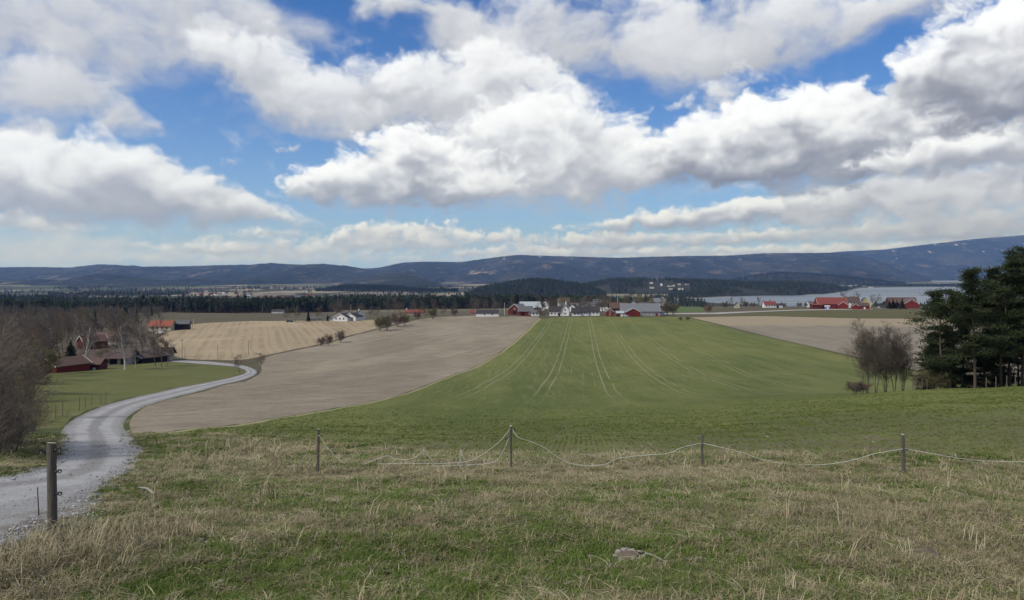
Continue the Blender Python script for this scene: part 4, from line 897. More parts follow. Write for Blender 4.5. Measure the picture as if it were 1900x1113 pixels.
vh('white_house', 'white gabled end house beneath the tall chimney in the village', 'house', 1049, 526, 84, 8, 5.5, 4.0, 4.0, 'white', 'dark', gwin=[(-1, 0, 1.2), (-1, 0, 3.8)])
vh('white_house', 'small white house with black roof, left of the joined pair in the village front row', 'house', 1069, 522, 0, 6.0, 7, 2.4, 3.2, 'white', 'dark', win=row(2, 5, .9), trim=False)
vh('white_house', 'white house with glazed veranda in the middle of the village front row', 'house', 1081, 523, 2, 7.5, 7, 2.9, 3.0, 'white', 'dark', win=row(4, 7, 1.2), trim=False)
vh('white_house', 'white house with black roof and white gable end on the right of the joined pair', 'house', 1098, 524, -6, 11, 7.5, 3.0, 3.4, 'white', 'dark', win=row(4, 10, 1.1), gwin=[(1, 0, 3.2)])
vh('red_cottage', 'narrow red cottage with white bargeboards and gable window beside the big barn', 'cottage', 1131, 512, 88, 6, 5.2, 3.2, 2.4, 'red', 'brown', gwin=[(-1, 0, .8), (-1, 0, 3.0)], over=.35)
vh('barn', 'brown barn with rusty roof behind the red cottage', 'barn', 1146, 560, 3, 13, 9, 4.2, 3.8, 'brown', 'rust', trim=False)
vh('shed', 'small red and white shed between the red cottage and the big grey roofed barn', 'shed', 1150, 508, 0, 5.0, 4, 2.4, 1.2, 'dred', 'light', doors=[('f', 1, 1.6, 1.6, m_trimw)], trim=False)
vh('barn', 'very long barn with grey slate roof at the far edge of the green crop', 'barn', 1187, 524, -2, 27, 11, 3.4, 5.2, 'grey', 'slate', win=[(3, 1.2), (6, 1.2), (9, 1.2), (-11, 1.2)], doors=[('f', 11.2, 1.8, 2.0, P_['red'])])
vh('barn', 'red gabled barn wing projecting from the long slate roofed barn', 'barn', 1173, 513.5, 90, 9, 9.6, 3.2, 2.6, 'red', 'slate', over=.5, doors=[('l', 0, 3.4, 2.8, P_['dred'])])
vh('small_building', 'white transformer hut at the end of the barn beside the track', 'hut', 1228, 530, 0, 3.0, 3, 2.0, .8, 'white', 'grey', trim=False)
bk = [(1000, 640, 'w'), (1012, 690, 'w'), (1046, 720, 'w'), (1063, 640, 'c'), (1064, 600, 'w'), (1090, 640, 'w'), (1100, 700, 'c'), (1112, 690, 'p'), (1119, 620, 'w'), (1128, 720, 'w'), (1142, 640, 'w2'), (1176, 650, 'w'), (1182, 720, 'c'), (1198, 640, 'w'), (1208, 690, 'w'), (1222, 760, 'w'), (1229, 800, 'w')]
lab = ['pale house far left behind the white houses, with grey roof', 'low white house with grey roof behind the farmyard barns', 'small white house behind the tall chimney', 'cream house with rusty roof right of the tall chimney', 'white gabled house just left of the yellow willow', 'white house with gable right of the yellow willow', 'cream house behind the bare birches in the village', 'pinkish house with brown roof among the village trees', 'white gabled house left of the flagpole', 'far white house near the forest edge behind the village', 'broad white house with steep white gable behind the red cottage', 'small white house peeping over the slate barn roof on its left', 'far cream house over the middle of the slate barn', 'white house over the middle of the slate barn roof', 'white house with dark roof over the right of the slate barn', 'white house right behind the barn gable end', 'white house alone on the green rise right of the slate barn']
for i, (px, Y, c) in enumerate(bk):
    x, y = at_depth(px, Y); w = dict(w='white', w2='white', c='cream', p='pink')[c]
    gable_house('village_house', lab[i], 'house', x, y, R((0, 80, 10, -12, 72)[i % 5]), 9 + (i * 37 % 4), 7, 3.4 + (i % 3) * .7, 2.8, w, ('dark', 'grey', 'rust', 'slate')[i % 4], win=row(3, 8, 1.2), gwin=[(-1, 0, 1.3), (-1, 0, 3.8)], trim=False, chimney=(1.5, .9), z=-30 + .3 + max(0, (700 - Y)) * 0)
# --- farm by the lake, right
vh('barn', 'great red barn with red roof above the lake, largest of the right hand farm', 'barn', 1541, 640, -4, 25, 13, 4.0, 4.6, 'red', 'red', doors=[('f', -8, 2.4, 2.6, m_dark), ('f', 4, 4.0, 2.8, P_['dred'])], gwin=[(1, 0, 4.0)])
vh('shed', 'low red lean-to shed at the left end of the great red barn', 'shed', 1514, 632, 0, 8, 7, 3.2, .9, 'dred', 'red', trim=False)
vh('barn', 'red gabled barn wing at the right end of the great red barn', 'barn', 1564, 634, 70, 9, 8, 3.2, 2.8, 'red', 'red')
vh('white_house', 'white farmhouse with brown roof behind the small red shed above the lake', 'house', 1580, 660, -6, 12, 8, 5.0, 3.6, 'white', 'brown', win=row(4, 11, 1.2) + row(4, 11, 3.4), gwin=[(1, 0, 1.2), (1, 0, 4.2)], chimney=(2, 1.0))
vh('red_shed', 'red shed with brown roof and white bargeboards in front of the white farmhouse', 'shed', 1597, 625, -8, 12, 7, 2.8, 2.4, 'red', 'brown', doors=[('f', 2, 1.2, 1.8, m_trimw)], over=.5)
vh('red_shed', 'small red gabled annex left of the red shed before the white farmhouse', 'shed', 1586, 622, 82, 5, 4.5, 2.6, 2.0, 'red', 'brown', over=.4)
vh('yellow_house', 'pale yellow gabled house right of the white farmhouse', 'house', 1605, 668, 76, 9, 8, 4.6, 3.4, 'yellow', 'dark', gwin=[(-1, -1.6, 1.2), (-1, 1.6, 1.2), (-1, 0, 4.0)])
vh('barn', 'red barn with rusty roof and gable at the far right beside the pines', 'barn', 1688, 640, 76, 12, 11.5, 4.0, 3.6, 'red', 'rust', over=.5)
vh('barn', 'long red barn with rusty roof half hidden by a round dark tree', 'barn', 1672, 655, -2, 24, 9, 4.2, 3.8, 'dred', 'rust', trim=False)
vh('shed', 'low grey shed with dark roof between the yellow house and the far red barn', 'shed', 1640, 640, 0, 9, 5, 1.6, 1.2, 'grey', 'dark', trim=False)
vh('lake_house', 'white house with red roof and dormer standing by the lake shore', 'house', 1427, 690, 0, 10.5, 7, 3.0, 2.8, 'white', 'red', win=row(4, 10, 1.0), chimney=(1, .8), trim=False)
vh('lake_garage', 'low white garage with dark roof right of the red roofed lake house', 'garage', 1444, 690, 0, 6.5, 6, 2.6, 1.3, 'white', 'dark', doors=[('f', -1.5, 2.0, 1.9, m_dark)], trim=False)
vh('yellow_cottage', 'tiny pale gabled cottage among dark shrubs left of the lake house', 'cottage', 1367, 690, 86, 5, 4, 2.8, 2.6, 'cream', 'rust', gwin=[(-1, 0, 1.0)], trim=False)
vh('small_building', 'small pale hut by the trees left of the great red barn', 'hut', 1503, 690, 0, 4.5, 5, 4.2, 1.4, 'white', 'grey', trim=False)
# --- far settlements: too small for more than walls and a roof
def tiny(x, y, z, w, d, h, rz, wall, roof, label, group):
    o = empty('distant_house', (x, y, z), rz); tag(o, label, 'house', group); l = w / 2; dd = d / 2; hr = h * .5
    mesh_obj('wall', [(-l, -dd, -2), (l, -dd, -2), (l, dd, -2), (-l, dd, -2), (-l, -dd, h), (l, -dd, h), (l, dd, h), (-l, dd, h), (-l, 0, h + hr), (l, 0, h + hr)], [(0, 1, 5, 4), (2, 3, 7, 6), (1, 2, 6, 9, 5), (3, 0, 4, 8, 7)], P_[wall], o)
    mesh_obj('roof', [(-l - .4, -dd - .5, h - .2), (l + .4, -dd - .5, h - .2), (l + .4, 0, h + hr + .2), (-l - .4, 0, h + hr + .2), (-l - .4, dd + .5, h - .2), (l + .4, dd + .5, h - .2)], [(0, 1, 2, 3), (3, 2, 5, 4)], RF[roof], o)
rr = random.Random(5)
def town(n, px0, px1, Y0, Y1, label, group, walls=('white', 'white', 'cream', 'red', 'grey'), wmin=8, wmax=16, zf=None, h=5):
    for i in range(n):
        px = rr.uniform(px0, px1); Y = rr.uniform(Y0, Y1); x = (px - CX) / F * Y; z = float(HV([x], [Y])[0]) if zf is None else zf(x, Y)
        tiny(x, Y, z, rr.uniform(wmin, wmax), 9, h * rr.uniform(.8, 1.3), R(rr.choice([0, 10, 80, -15, 60])), rr.choice(walls), rr.choice(['dark', 'red', 'brown', 'grey']), label, group)
def on_hill(i):
    u, t, y0, y1, Z = HILLS[i]
    def f(x, Y):
        a = np.clip(np.interp(x / Y, u, np.arange(len(u))), 0, len(u) - 1); b = np.clip((Y - y0) / (y1 - y0), 0, 1) * (len(t) - 1)
        return float(Z[int(round(b)), int(round(a))])
    return f
town(26, 455, 585, 1750, 2300, 'one of the pale and red houses of the far town beyond the forest belt', 'houses of the far town')
town(7, 470, 575, 1900, 2200, 'long pale industrial hall in the far town beyond the forest belt', 'halls of the far town', ('white', 'grey', 'red'), 35, 60, None, 6)
town(16, 300, 470, 2300, 3000, 'far small house in the open fields beyond the left woods', 'houses in the far fields')
town(9, 1205, 1275, 2950, 3150, 'pale house of the hillside estate above the village', 'houses of the hillside estate', ('white', 'cream', 'white'), 10, 22, on_hill(1), 5)
town(5, 1094, 1128, 2950, 3080, 'pale house in the clearing on the wooded hill behind the village', 'houses in the hill clearing', ('cream', 'white'), 10, 20, on_hill(1), 5)
town(12, 1545, 1640, 4400, 5200, 'far pale house on the opposite lake shore', 'houses on the opposite lake shore', ('white', 'cream', 'white'), 12, 26)
town(14, 1690, 1850, 11500, 11900, 'tiny pale hall at the foot of the far right mountain', 'halls at the mountain foot', ('white', 'grey', 'cream'), 50, 120, lambda x, y: -72, 12)

# ------------------------------------------------------------------ distant woods: instances, one mass each
def proto_obj(name, me): return bpy.data.objects.new(name, me)
def low_pine(seed):
    rg = np.random.default_rng(seed); t = Tubes(); h = 15.0
    t.tube([(0, 0, -1), (0, 0, h * .5), (0, 0, h * .9)], [.22, .17, .05], 4, 0)
    for k in range(7):
        z = h * (.48 + .5 * k / 7) ; r = (1.9 - 1.1 * k / 7) * (.8 + .4 * rg.random()); c = np.array([rg.normal() * .5, rg.normal() * .5, z])
        off = rg.normal(size=(14, 3)) * [.6 * r, .6 * r, .7]; d = rg.normal(size=(14, 3)); d /= np.linalg.norm(d, axis=1)[:, None]; e = np.cross(d, rg.normal(size=(14, 3))); e /= np.linalg.norm(e, axis=1)[:, None]
        s_ = .75 * r ** .5; p = c + off; t.tris(np.stack([p - d * s_ - e * s_ * .6, p + d * s_ - e * s_ * .6, p + e * s_ * .9], 1), 1)
    return t.mesh('woodland_pine', [m_pinebark, m_dist])
def low_spruce(seed):
    rg = np.random.default_rng(seed); t = Tubes(); h = 16.0; t.tube([(0, 0, -1), (0, 0, h * .6)], [.2, .1], 3, 0)
    for k in range(7):
        f = k / 7; z1 = h * (.22 + .80 * f) ; R_ = 2.6 * (1 - f) ** .9 + .35; A = []
        for j in range(7):
            a = 2 * math.pi * (j + rg.random()) / 7; a2 = a + .95; rr_ = R_ * (.75 + .5 * rg.random()); A.append([(math.cos(a) * rr_, math.sin(a) * rr_, z1 - 1.1), (math.cos(a2) * rr_ * .7, math.sin(a2) * rr_ * .7, z1 - .7), (0, 0, z1 + 1.9)])
        t.tris(A, 1)
    return t.mesh('woodland_spruce', [m_pinebark, m_dist])
def low_bare(seed):
    w = Tubes(); rg = np.random.default_rng(seed)
    for s_ in range(2): branch(w, w, rg, (rg.normal() * .6, rg.normal() * .6, -.5), (rg.normal() * .12, rg.normal() * .12, 1), 10, .16, 0, [(9, 4, .5, .7, .1, .06, .3), (6, 3, .6, .7, .2, .06, .2), (0, 2, .5, .6, .2, .03, .1)], .05)
    return w.mesh('woodland_birch', [m_twig])
WOOD_KINDS = [proto_obj('woodland_pine', low_pine(1)), proto_obj('woodland_pine', low_pine(2)), proto_obj('woodland_spruce', low_spruce(3)), proto_obj('woodland_spruce', low_spruce(4)), proto_obj('woodland_birch', low_bare(5)), proto_obj('woodland_birch', low_bare(6))]
def instancer(name, P3, scale, rot, kind, kinds, extra_tilt=None):
    """points carrying scale / turn / kind, and a node tree that stands the kinds on them"""
    me = bpy.data.meshes.new(name); P3 = np.asarray(P3, np.float32); me.vertices.add(len(P3)); me.vertices.foreach_set('co', P3.ravel())
    for nm, v, ty in (('sc', scale, 'FLOAT_VECTOR'), ('rt', rot, 'FLOAT_VECTOR'), ('kd', kind, 'INT')):
        a = me.attributes.new(nm, ty, 'POINT'); a.data.foreach_set('vector' if ty == 'FLOAT_VECTOR' else 'value', np.asarray(v, np.int32 if ty == 'INT' else np.float32).ravel())
    o = link(name, me)
    t = bpy.data.node_groups.new(name, 'GeometryNodeTree'); t.is_modifier = True
    t.interface.new_socket('Geometry', in_out='INPUT', socket_type='NodeSocketGeometry'); t.interface.new_socket('Geometry', in_out='OUTPUT', socket_type='NodeSocketGeometry')
    gi, go = t.nodes.new('NodeGroupInput'), t.nodes.new('NodeGroupOutput'); io = t.nodes.new('GeometryNodeInstanceOnPoints'); g2 = t.nodes.new('GeometryNodeGeometryToInstance')
    for k in reversed(kinds):
        oi = t.nodes.new('GeometryNodeObjectInfo'); oi.inputs[0].default_value = k; oi.inputs['As Instance'].default_value = True; t.links.new(oi.outputs['Geometry'], g2.inputs[0])
    def na(n_, ty):
        q = t.nodes.new('GeometryNodeInputNamedAttribute'); q.data_type = ty; q.inputs[0].default_value = n_; return q.outputs[0]
    t.links.new(gi.outputs[0], io.inputs['Points']); t.links.new(g2.outputs[0], io.inputs['Instance']); io.inputs['Pick Instance'].default_value = True
    t.links.new(na('kd', 'INT'), io.inputs['Instance Index']); t.links.new(na('rt', 'FLOAT_VECTOR'), io.inputs['Rotation']); t.links.new(na('sc', 'FLOAT_VECTOR'), io.inputs['Scale'])
    t.links.new(io.outputs[0], go.inputs[0]); md = o.modifiers.new('plants', 'NODES'); md.node_group = t; return o
def wood(label, pts, z, weights, hmean, seed, name='forest', cat='forest'):
    rg = np.random.default_rng(seed); n_ = len(pts); pts = np.asarray(pts); s_ = hmean / 15 * np.clip(rg.normal(1, .15, n_), .5, 1.6)
    rt = np.zeros((n_, 3)); rt[:, 2] = rg.random(n_) * 6.28; kd = rg.choice(len(weights), n_, p=np.array(weights) / sum(weights))
    o = instancer(name, np.c_[pts, np.asarray(z) - .3], np.c_[s_, s_, s_], rt, kd, WOOD_KINDS); tag(o, label, cat, kind='stuff'); return o
def scatter(px0, px1, Y0, Y1, n_, seed, keep=None):
    rg = np.random.default_rng(seed); Y = np.sqrt(rg.uniform(Y0 ** 2, Y1 ** 2, n_)); px = rg.uniform(px0, px1, n_); X = (px - CX) / F * Y
    k = np.ones(n_, bool) if keep is None else keep(px, Y, X); return np.c_[X, Y][k]
def flat_wood(label, px0, px1, Y0, Y1, n_, w, h, seed, keep=None):
    p = scatter(px0, px1, Y0, Y1, n_, seed, keep); return wood(label, p, HV(p[:, 0], p[:, 1]), w, h, seed)
PINE, MIX, BIRCH = [4, 4, .2, .2, .5, .5], [1, 1, 1.6, 1.6, .6, .6], [.1, .1, .3, .3, 3, 3]
flat_wood('long dark belt of pine forest across the valley behind the village', 545, 1230, 960, 1220, 5600, PINE, 14.2, 1, lambda px, Y, X: Y > 960 + 90 * np.clip((720 - px) / 175, 0, 1))
flat_wood('dark pine wood beyond the stubble field on the left', 255, 620, 780, 1000, 3000, PINE, 14, 2, lambda px, Y, X: (Y > 775 + 40 * np.sin(px / 23)) & (_n2(X, Y, 90, 51) > -.38))
flat_wood('mixed dark forest covering the low ground at far left', -350, 290, 640, 1500, 6500, [3, 3, .8, .8, 1.1, 1.1], 12.5, 3, lambda px, Y, X: Y > 640 + 160 * np.clip(px / 250, 0, 1))
flat_wood('leafless brown woods in the valley at left', -300, 470, 1500, 3300, 3200, [.6, .6, .8, .8, 2, 2], 13, 4, lambda px, Y, X: _n2(X, Y, 300, 9) > .02)
flat_wood('scattered woods in the middle of the valley floor', 560, 1240, 1350, 2900, 2600, MIX, 14, 5, lambda px, Y, X: _n2(X, Y, 260, 19) > .12)
flat_wood('mixed woods between the village and the lake', 1195, 1310, 1150, 2200, 1500, MIX, 13, 6, lambda px, Y, X: (poly_dist(LAKE, X, Y) > 15) & ((px < 1250) | (_n2(X, Y, 130, 4) > .38)))
flat_wood('reedy shrubs along the near lake shore', 1290, 1520, 1250, 1900, 1100, BIRCH, 8, 7, lambda px, Y, X: (poly_dist(LAKE, X, Y) > 6) & (Y > 1500 - (px - 1290) * 1.0))
flat_wood('line of dark conifers by the shore behind the right hand farm', 1612, 2300, 1020, 1160, 1300, [2, 2, 3, 3, .3, .3], 13, 8)
for i, (lb, n_, w, h) in enumerate([('dark forest on the round hill behind the village', 3600, MIX, 15), ('dark forest on the long hill behind the village', 5200, MIX, 15), ('dark forest on the headland beside the lake', 4200, MIX, 14), ('dark forest on the far hill behind the headland', 2600, PINE, 17), ('dark forest on the low flat hill in mid valley', 2200, PINE, 15), ('dark forest on the low ridge at far left', 4200, PINE, 14), ('pale green and brown woods on the small hill at left', 2000, [1, 1, 1, 1, 2, 2], 13), ('dark wooded point on the opposite lake shore', 2600, PINE, 15)]):
    u, t, y0, y1, Z = HILLS[i]; rg = np.random.default_rng(80 + i); a = rg.uniform(0, len(u) - 1.01, n_); b_ = rg.uniform(0, (len(t) - 1) * (.62 if i not in (5,) else .75), n_)
    ia, ib = a.astype(int), b_.astype(int); fa, fb = a - ia, b_ - ib; z = (Z[ib, ia] * (1 - fa) + Z[ib, ia + 1] * fa) * (1 - fb) + (Z[ib + 1, ia] * (1 - fa) + Z[ib + 1, ia + 1] * fa) * fb
    if not np.isscalar(y0): y0 = np.interp(a, np.arange(len(u)), y0); y1 = y0 + 800
    Yd = y0 + (y1 - y0) * b_ / (len(t) - 1); Xd = np.interp(a, np.arange(len(u)), u) * Yd
    clear = _n2(Xd, Yd, 190, 33 + i) < .42
    if i == 1: clear &= ~((Xd / Yd * F + CX > 1200) & (Xd / Yd * F + CX < 1280) & (Yd > 2940) & (Yd < 3160)); clear &= ~((Xd / Yd * F + CX > 1090) & (Xd / Yd * F + CX < 1132) & (Yd < 3090))
    k = clear & (poly_dist(LAKE, Xd, Yd) > 5) & (z > -76); wood(lb, np.c_[Xd, Yd][k], z[k], w, h, 90 + i)
flat_wood('belt of dark forest along the far side of the lake', 1590, 2300, 4750, 5200, 2400, PINE, 15, 31)
flat_wood('patchy woods on the valley floor below the mountains', 100, 1300, 3300, 4300, 2600, MIX, 15, 32, lambda px, Y, X: _n2(X, Y, 320, 29) > .05)
flat_wood('brown leafless wood behind the farm at left', -330, 300, 330, 700, 620, [.06, .06, .12, .12, 3, 3], 10.5, 41, lambda px, Y, X: (px < 268) | (Y > 450))

# ------------------------------------------------------------------ single trees and shrubs
def stand(px, Y, kind, h, label, cat='tree', group=None, ph=None, name=None, sxy=1.0):
    base_h = {'bare': 11.5, 'bigX': 14.0, 'birc': 14.0, 'shru': 5.0, 'will': 9.5, 'spru': 10.0, 'thic': 8.4, 'nearx': 6.0}[kind[:4] if kind[:3] != 'big' else 'bigX']
    x, y = at_depth(px, Y); nm = name or {'bare': 'bare_tree', 'bigX': 'bare_tree', 'birc': 'birch_tree', 'shru': 'bare_shrub', 'will': 'willow_tree', 'spru': 'spruce_tree', 'thic': 'bare_tree'}[kind[:4] if kind[:3] != 'big' else 'bigX']
    return plant_thing(nm, kind, x, y, h / base_h, random.uniform(0, 6.28), label, cat, group, sxy=sxy)
K = lambda *a: random.choice(a)
# beside the lawn
stand(157, 205, 'birch0', 13.5, 'slim white birch with blotched trunk beside the red outbuilding, left of the forked birch', group='birches by the lawn', sxy=1.0)
stand(232, 200, 'birch1', 14.5, 'tallest white birch with forked trunk standing before the farmhouse', group='birches by the lawn', sxy=1.1)
stand(251, 202, 'birch0', 6.5, 'short pale cropped birch trunk just right of the forked birch', group='birches by the lawn', sxy=1.0)
stand(100, 245, 'birch1', 13, 'pale birch rising from brown thicket left of the dark round conifer', group='birches by the lawn', sxy=1.0)
stand(172, 240, 'birch0', 12.5, 'thin grey birch behind the slim white birch', group='birches by the lawn', sxy=.7)
for px, Y, k, h, lb in [(266, 235, 'big0', 14, 'broad bare tree with rounded crown behind the farmyard roofs'), (278, 250, 'big1', 12.5, 'broad bare tree right of the rounded one behind the farmyard'), (289, 215, 'bare0', 8.5, 'small bare tree at the corner of the farmyard, leftmost of three by the road'), (299, 213, 'bare1', 8.8, 'small bare tree in the middle of three by the farmyard corner'), (309, 212, 'bare2', 8.0, 'small bare tree nearest the road of three by the farmyard corner'), (215, 245, 'bare1', 12, 'bare tree rising behind the farmhouse roof'), (186, 215, 'bare3', 6.5, 'bare shrubby tree in front of the farmhouse wall')]:
    stand(px, Y, k, h, lb)
stand(131, 235, 'spruce0', 7.5, 'dark bushy conifer among bare trees at left', name='conifer_tree', sxy=1.7)
stand(96, 225, 'spruce1', 6.0, 'smaller dark conifer lower down beside the left thicket', name='conifer_tree', sxy=1.5)
for i in range(130):
    Y = random.uniform(150, 420); px = random.uniform(-140, 250 if Y > 235 else 82)
    if 240 < Y < 400 and px > 150: Y += 60
    stand(px, Y, 'bare%d' % random.randrange(4) if random.random() < .7 else 'big%d' % random.randrange(2), random.uniform(8, 13), 'bare brown tree in the tangled grove at left, behind the lawn', group='bare trees of the left grove')
for i in range(26):
    Y = random.uniform(60, 165); px = random.uniform(-160, 70)
    stand(px, Y, 'bare%d' % random.randrange(4) if random.random() < .5 else 'shrub%d' % random.randrange(3), random.uniform(5, 8.5), 'bare brown shrub tree on the bank left of the road beyond the near thicket', group='bare shrub trees of the left bank')
# hedge and garden trees round the stubble field
for px, Y, k, h, lb in [(446, 186, 'bare1', 5.2, 'small bare tree on the inner side of the road bend'), (479, 196, 'bare2', 5.4, 'small bare tree on the outer side of the road bend'),
    (532, 455, 'bare0', 9.5, 'bare tree behind the stubble field, left of a close pair'), (548, 452, 'big0', 10.5, 'broader bare tree of the pair behind the stubble field'), (592, 468, 'bare1', 8.5, 'bare garden tree between the two spruces'), (620, 470, 'bare2', 11.5, 'bare tree with thin trunk left of the white houses'), (631, 474, 'big1', 13.5, 'tallest broad bare tree behind the white houses'), (651, 500, 'birch0', 10.5, 'thin pale birch above the white house roof'), (686, 480, 'bare3', 8, 'bare round tree right of the white houses, left of two'), (700, 484, 'bare0', 8, 'bare round tree right of the white houses, right of two'),
    (596, 300, 'shrub0', 3.8, 'low brown bush on the hedge line between stubble and soil, lower left'), (610, 304, 'shrub2', 5.0, 'round brown bush beside the low one on the hedge line'), (632, 318, 'shrub0', 5.2, 'dense upright bush on the hedge line right of the round brown bush'), (705, 385, 'shrub1', 8.2, 'large dark bush where stubble meets soil, left of the hedge gap'), (718, 392, 'shrub0', 8.0, 'large bush beside the dark bush at the stubble corner'), (738, 415, 'shrub2', 9.0, 'tall bush group right of the stubble corner'), (751, 425, 'shrub1', 7.0, 'smaller bush at the right end of the tall bushes'), (775, 470, 'shrub2', 6.5, 'reddish round bush right of the brick red house'), (790, 480, 'bare3', 9.0, 'bare tree with budding crown at the top of the soil field'), (803, 484, 'shrub1', 8.0, 'green tinged bush at the top of the soil field'), (823, 510, 'bare1', 8.0, 'bare tree on the field crest right of the green tinged bush'), (843, 520, 'shrub0', 6.0, 'grey bush on the field crest left of the pink shed'),
    (884, 556, 'bare0', 11, 'bare tree behind the pink shed'), (918, 545, 'big1', 11.5, 'round bare tree behind the long white outbuilding'), (945, 560, 'bare2', 9.5, 'bare tree left of the grey roofed barns'), (1043, 500, 'bare3', 5.2, 'single small tree before the white house with tall chimney'), (1112, 560, 'big0', 11, 'big bare tree behind the joined white houses'), (1121, 560, 'bare0', 10, 'bare tree left of the red cottage'), (1132, 600, 'bare1', 11.0, 'bare tree behind the red cottage'), (1088, 640, 'bare2', 12, 'bare tree over the roofs right of the yellow willow'), (1165, 660, 'big1', 15, 'tall pale bare tree behind the slate barn, left'), (1185, 670, 'bare3', 14, 'tall bare tree behind the slate barn, right'), (1057, 600, 'bare0', 8, 'bare tree by the tall chimney'), (1238, 532, 'shrub0', 8.5, 'spreading grey bush at the barn end by the track, left'), (1249, 535, 'shrub1', 8.8, 'spreading grey bush right of its neighbour by the track'),
    (1315, 560, 'shrub2', 7.0, 'round brown bush on the grass by the farm track'), (1345, 680, 'shrub0', 6.5, 'brown bush left of the tiny cottage'), (1356, 690, 'bare1', 9.0, 'dark bush tree left of the tiny pale cottage'), (1374, 690, 'bare2', 9.0, 'dark bush tree right of the tiny pale cottage'), (1384, 700, 'shrub1', 7.0, 'low brown bush between cottage and lake house'), (1408, 705, 'bare0', 9.5, 'bare tree left of the red roofed lake house'), (1397, 690, 'shrub2', 6, 'low brown scrub left of the lake house'), (1454, 690, 'shrub0', 5.0, 'thin shrub right of the low white garage'), (1483, 690, 'shrub2', 5.5, 'round pale bush between garage and great barn'), (1495, 680, 'shrub0', 4.5, 'small bush left of the great red barn'), (1565, 690, 'bare0', 13.0, 'bare tree rising over the right end of the great barn roof'), (1592, 700, 'big0', 14.0, 'broad bare tree rising behind the white farmhouse'), (1622, 680, 'bare1', 10.5, 'bare brown tree right of the yellow house'), (1630, 690, 'bare3', 10.5, 'bare tree further right of the yellow house')]:
    stand(px, Y, k, h, lb, 'bush' if k[:5] == 'shrub' else 'tree')
stand(572, 462, 'spruce0', 7.5, 'small dark spruce behind the stubble field, larger of two'); stand(608, 462, 'spruce1', 4.6, 'small dark spruce beside the low white garage'); stand(1077, 600, 'willow', 9.5, 'golden yellow willow behind the white houses')
for i, px in enumerate((1000, 1005.5, 1011, 1018)): stand(px, 486 + i, 'big%d' % (i % 2), 7.6, ('first', 'second', 'third', 'last')[i] + ' from the left in the row of clipped trees at the soil corner', group='clipped trees at the soil corner', sxy=.95)
for i, px in enumerate((1263, 1276)): stand(px, 468, 'shrub%d' % i, 2.4, ('left', 'right')[i] + ' one of two small round dark bushes at the field corner', 'bush', sxy=1.5)
for px, Y, h, lb in [(1650, 632, 7.5, 'dark conifer left of the far red barn'), (1657, 636, 8.0, 'taller dark conifer left of the far red barn'), (1674, 630, 8.5, 'round dark conifer in front of the far red barn'), (1664, 640, 7.0, 'dark conifer close by the far long barn')]: stand(px, Y, 'spruce%d' % (px % 2), h, lb, name='conifer_tree', sxy=1.8)
for i in range(52):
    Y = random.choice((random.uniform(530, 600), random.uniform(545, 800))); px = random.uniform(1000, 1235)
    stand(px, Y, 'bare%d' % random.randrange(4), random.uniform(8, 13), 'bare tree among the village houses behind the front row', group='bare trees among the village houses')
for i in range(26):
    Y = random.uniform(560, 760); px = random.uniform(560, 990)
    stand(px, Y, 'bare%d' % random.randrange(4), random.uniform(7, 12), 'bare tree in the line before the pine forest beyond the soil field', group='bare trees before the pine forest')
# bare thicket at right and at left, close enough to see their twigs
SP_TALL = [(15, 8, .34, .60, .06, .04, .22), (8, 5, .55, .6, .15, .05, .15), (7, 3, .6, .6, .2, .0, .1), (0, 2, .6, .6, .22, -.03, .1)]
for i in range(2): reg('thic%d' % i, 120 + i, 8, SP_TALL, .045, [m_bark, m_twig], 'stems', 'crown', stems=6, spread=.12, twig_r=.010)
for i, (px, Y, h, s_) in enumerate([(1609, 92, 8.4, 1.0), (1625, 90, 7.6, .9), (1643, 93, 7.6, 1.0), (1660, 91, 7.4, 1.0), (1676, 94, 6.8, .9)]):
    stand(px, Y, 'thic%d' % (i % 2), h, ('tallest bare tree at the left end of the thicket beside the pines', 'slender bare tree second from the left in the thicket by the pines', 'bare multi stemmed tree in the middle of the thicket by the pines', 'bare multi stemmed tree second from the right in the thicket by the pines', 'short bare tree of the thicket nearest the pines')[i], group='bare trees of the right thicket', sxy=s_)
for i, px in enumerate((1586, 1600)): stand(px, 89 + i, 'shrub%d' % (i * 2), 1.6, ('low dark scrub at the left foot of the right thicket', 'low dark scrub under the tallest tree of the right thicket')[i], 'bush', sxy=1.5)
m_twign = bark_mat('twigs_near_grey', (.12, .10, .080), (.27, .235, .195), 1.2); m_twignr = bark_mat('twigs_near_brown', (.13, .098, .074), (.28, .225, .175), 1.2)
SP_NEAR = [(11, 7, .50, .55, .13, .07, .10), (7, 5, .55, .65, .18, .05, .1), (5, 4, .58, .65, .22, .02, .1), (0, 2, .6, .65, .25, .0, .1)]
for i in range(2): reg('near%d' % i, 130 + i, 5.2, SP_NEAR, .045, [m_bark, (m_twign, m_twignr)[i]], 'stems', 'crown', stems=9, spread=.46, twig_r=.0062)
for i, (px, Y, h) in enumerate([(-40, 30, 5.4), (2, 33, 4.7), (-85, 28, 5.6), (34, 38, 3.0), (-14, 27, 2.8), (-62, 35, 6.0), (22, 30, 2.0), (-30, 25.5, 1.9), (-120, 31, 6), (58, 43, 2.4)]):
    x, y = at_depth(px, Y)
    plant_thing('bare_shrub', 'near%d' % (i % 2), x, y, h / 6.0, i * 1.1, ('large grey brown thicket bush in the middle of the left edge', 'grey brown bush at the right side of the near thicket by the road', 'large bush cut by the left picture edge', 'small bush at the right end of the near thicket', 'low reddish bush in front of the near thicket', 'tallest bush at the back of the near thicket', 'low twiggy bush nearest the road bend', 'lowest twiggy bush at the front left of the near thicket', 'bush at the outer left of the near thicket', 'small far bush of the near thicket beside the grassy bank')[i], 'bush', 'bushes of the near thicket')

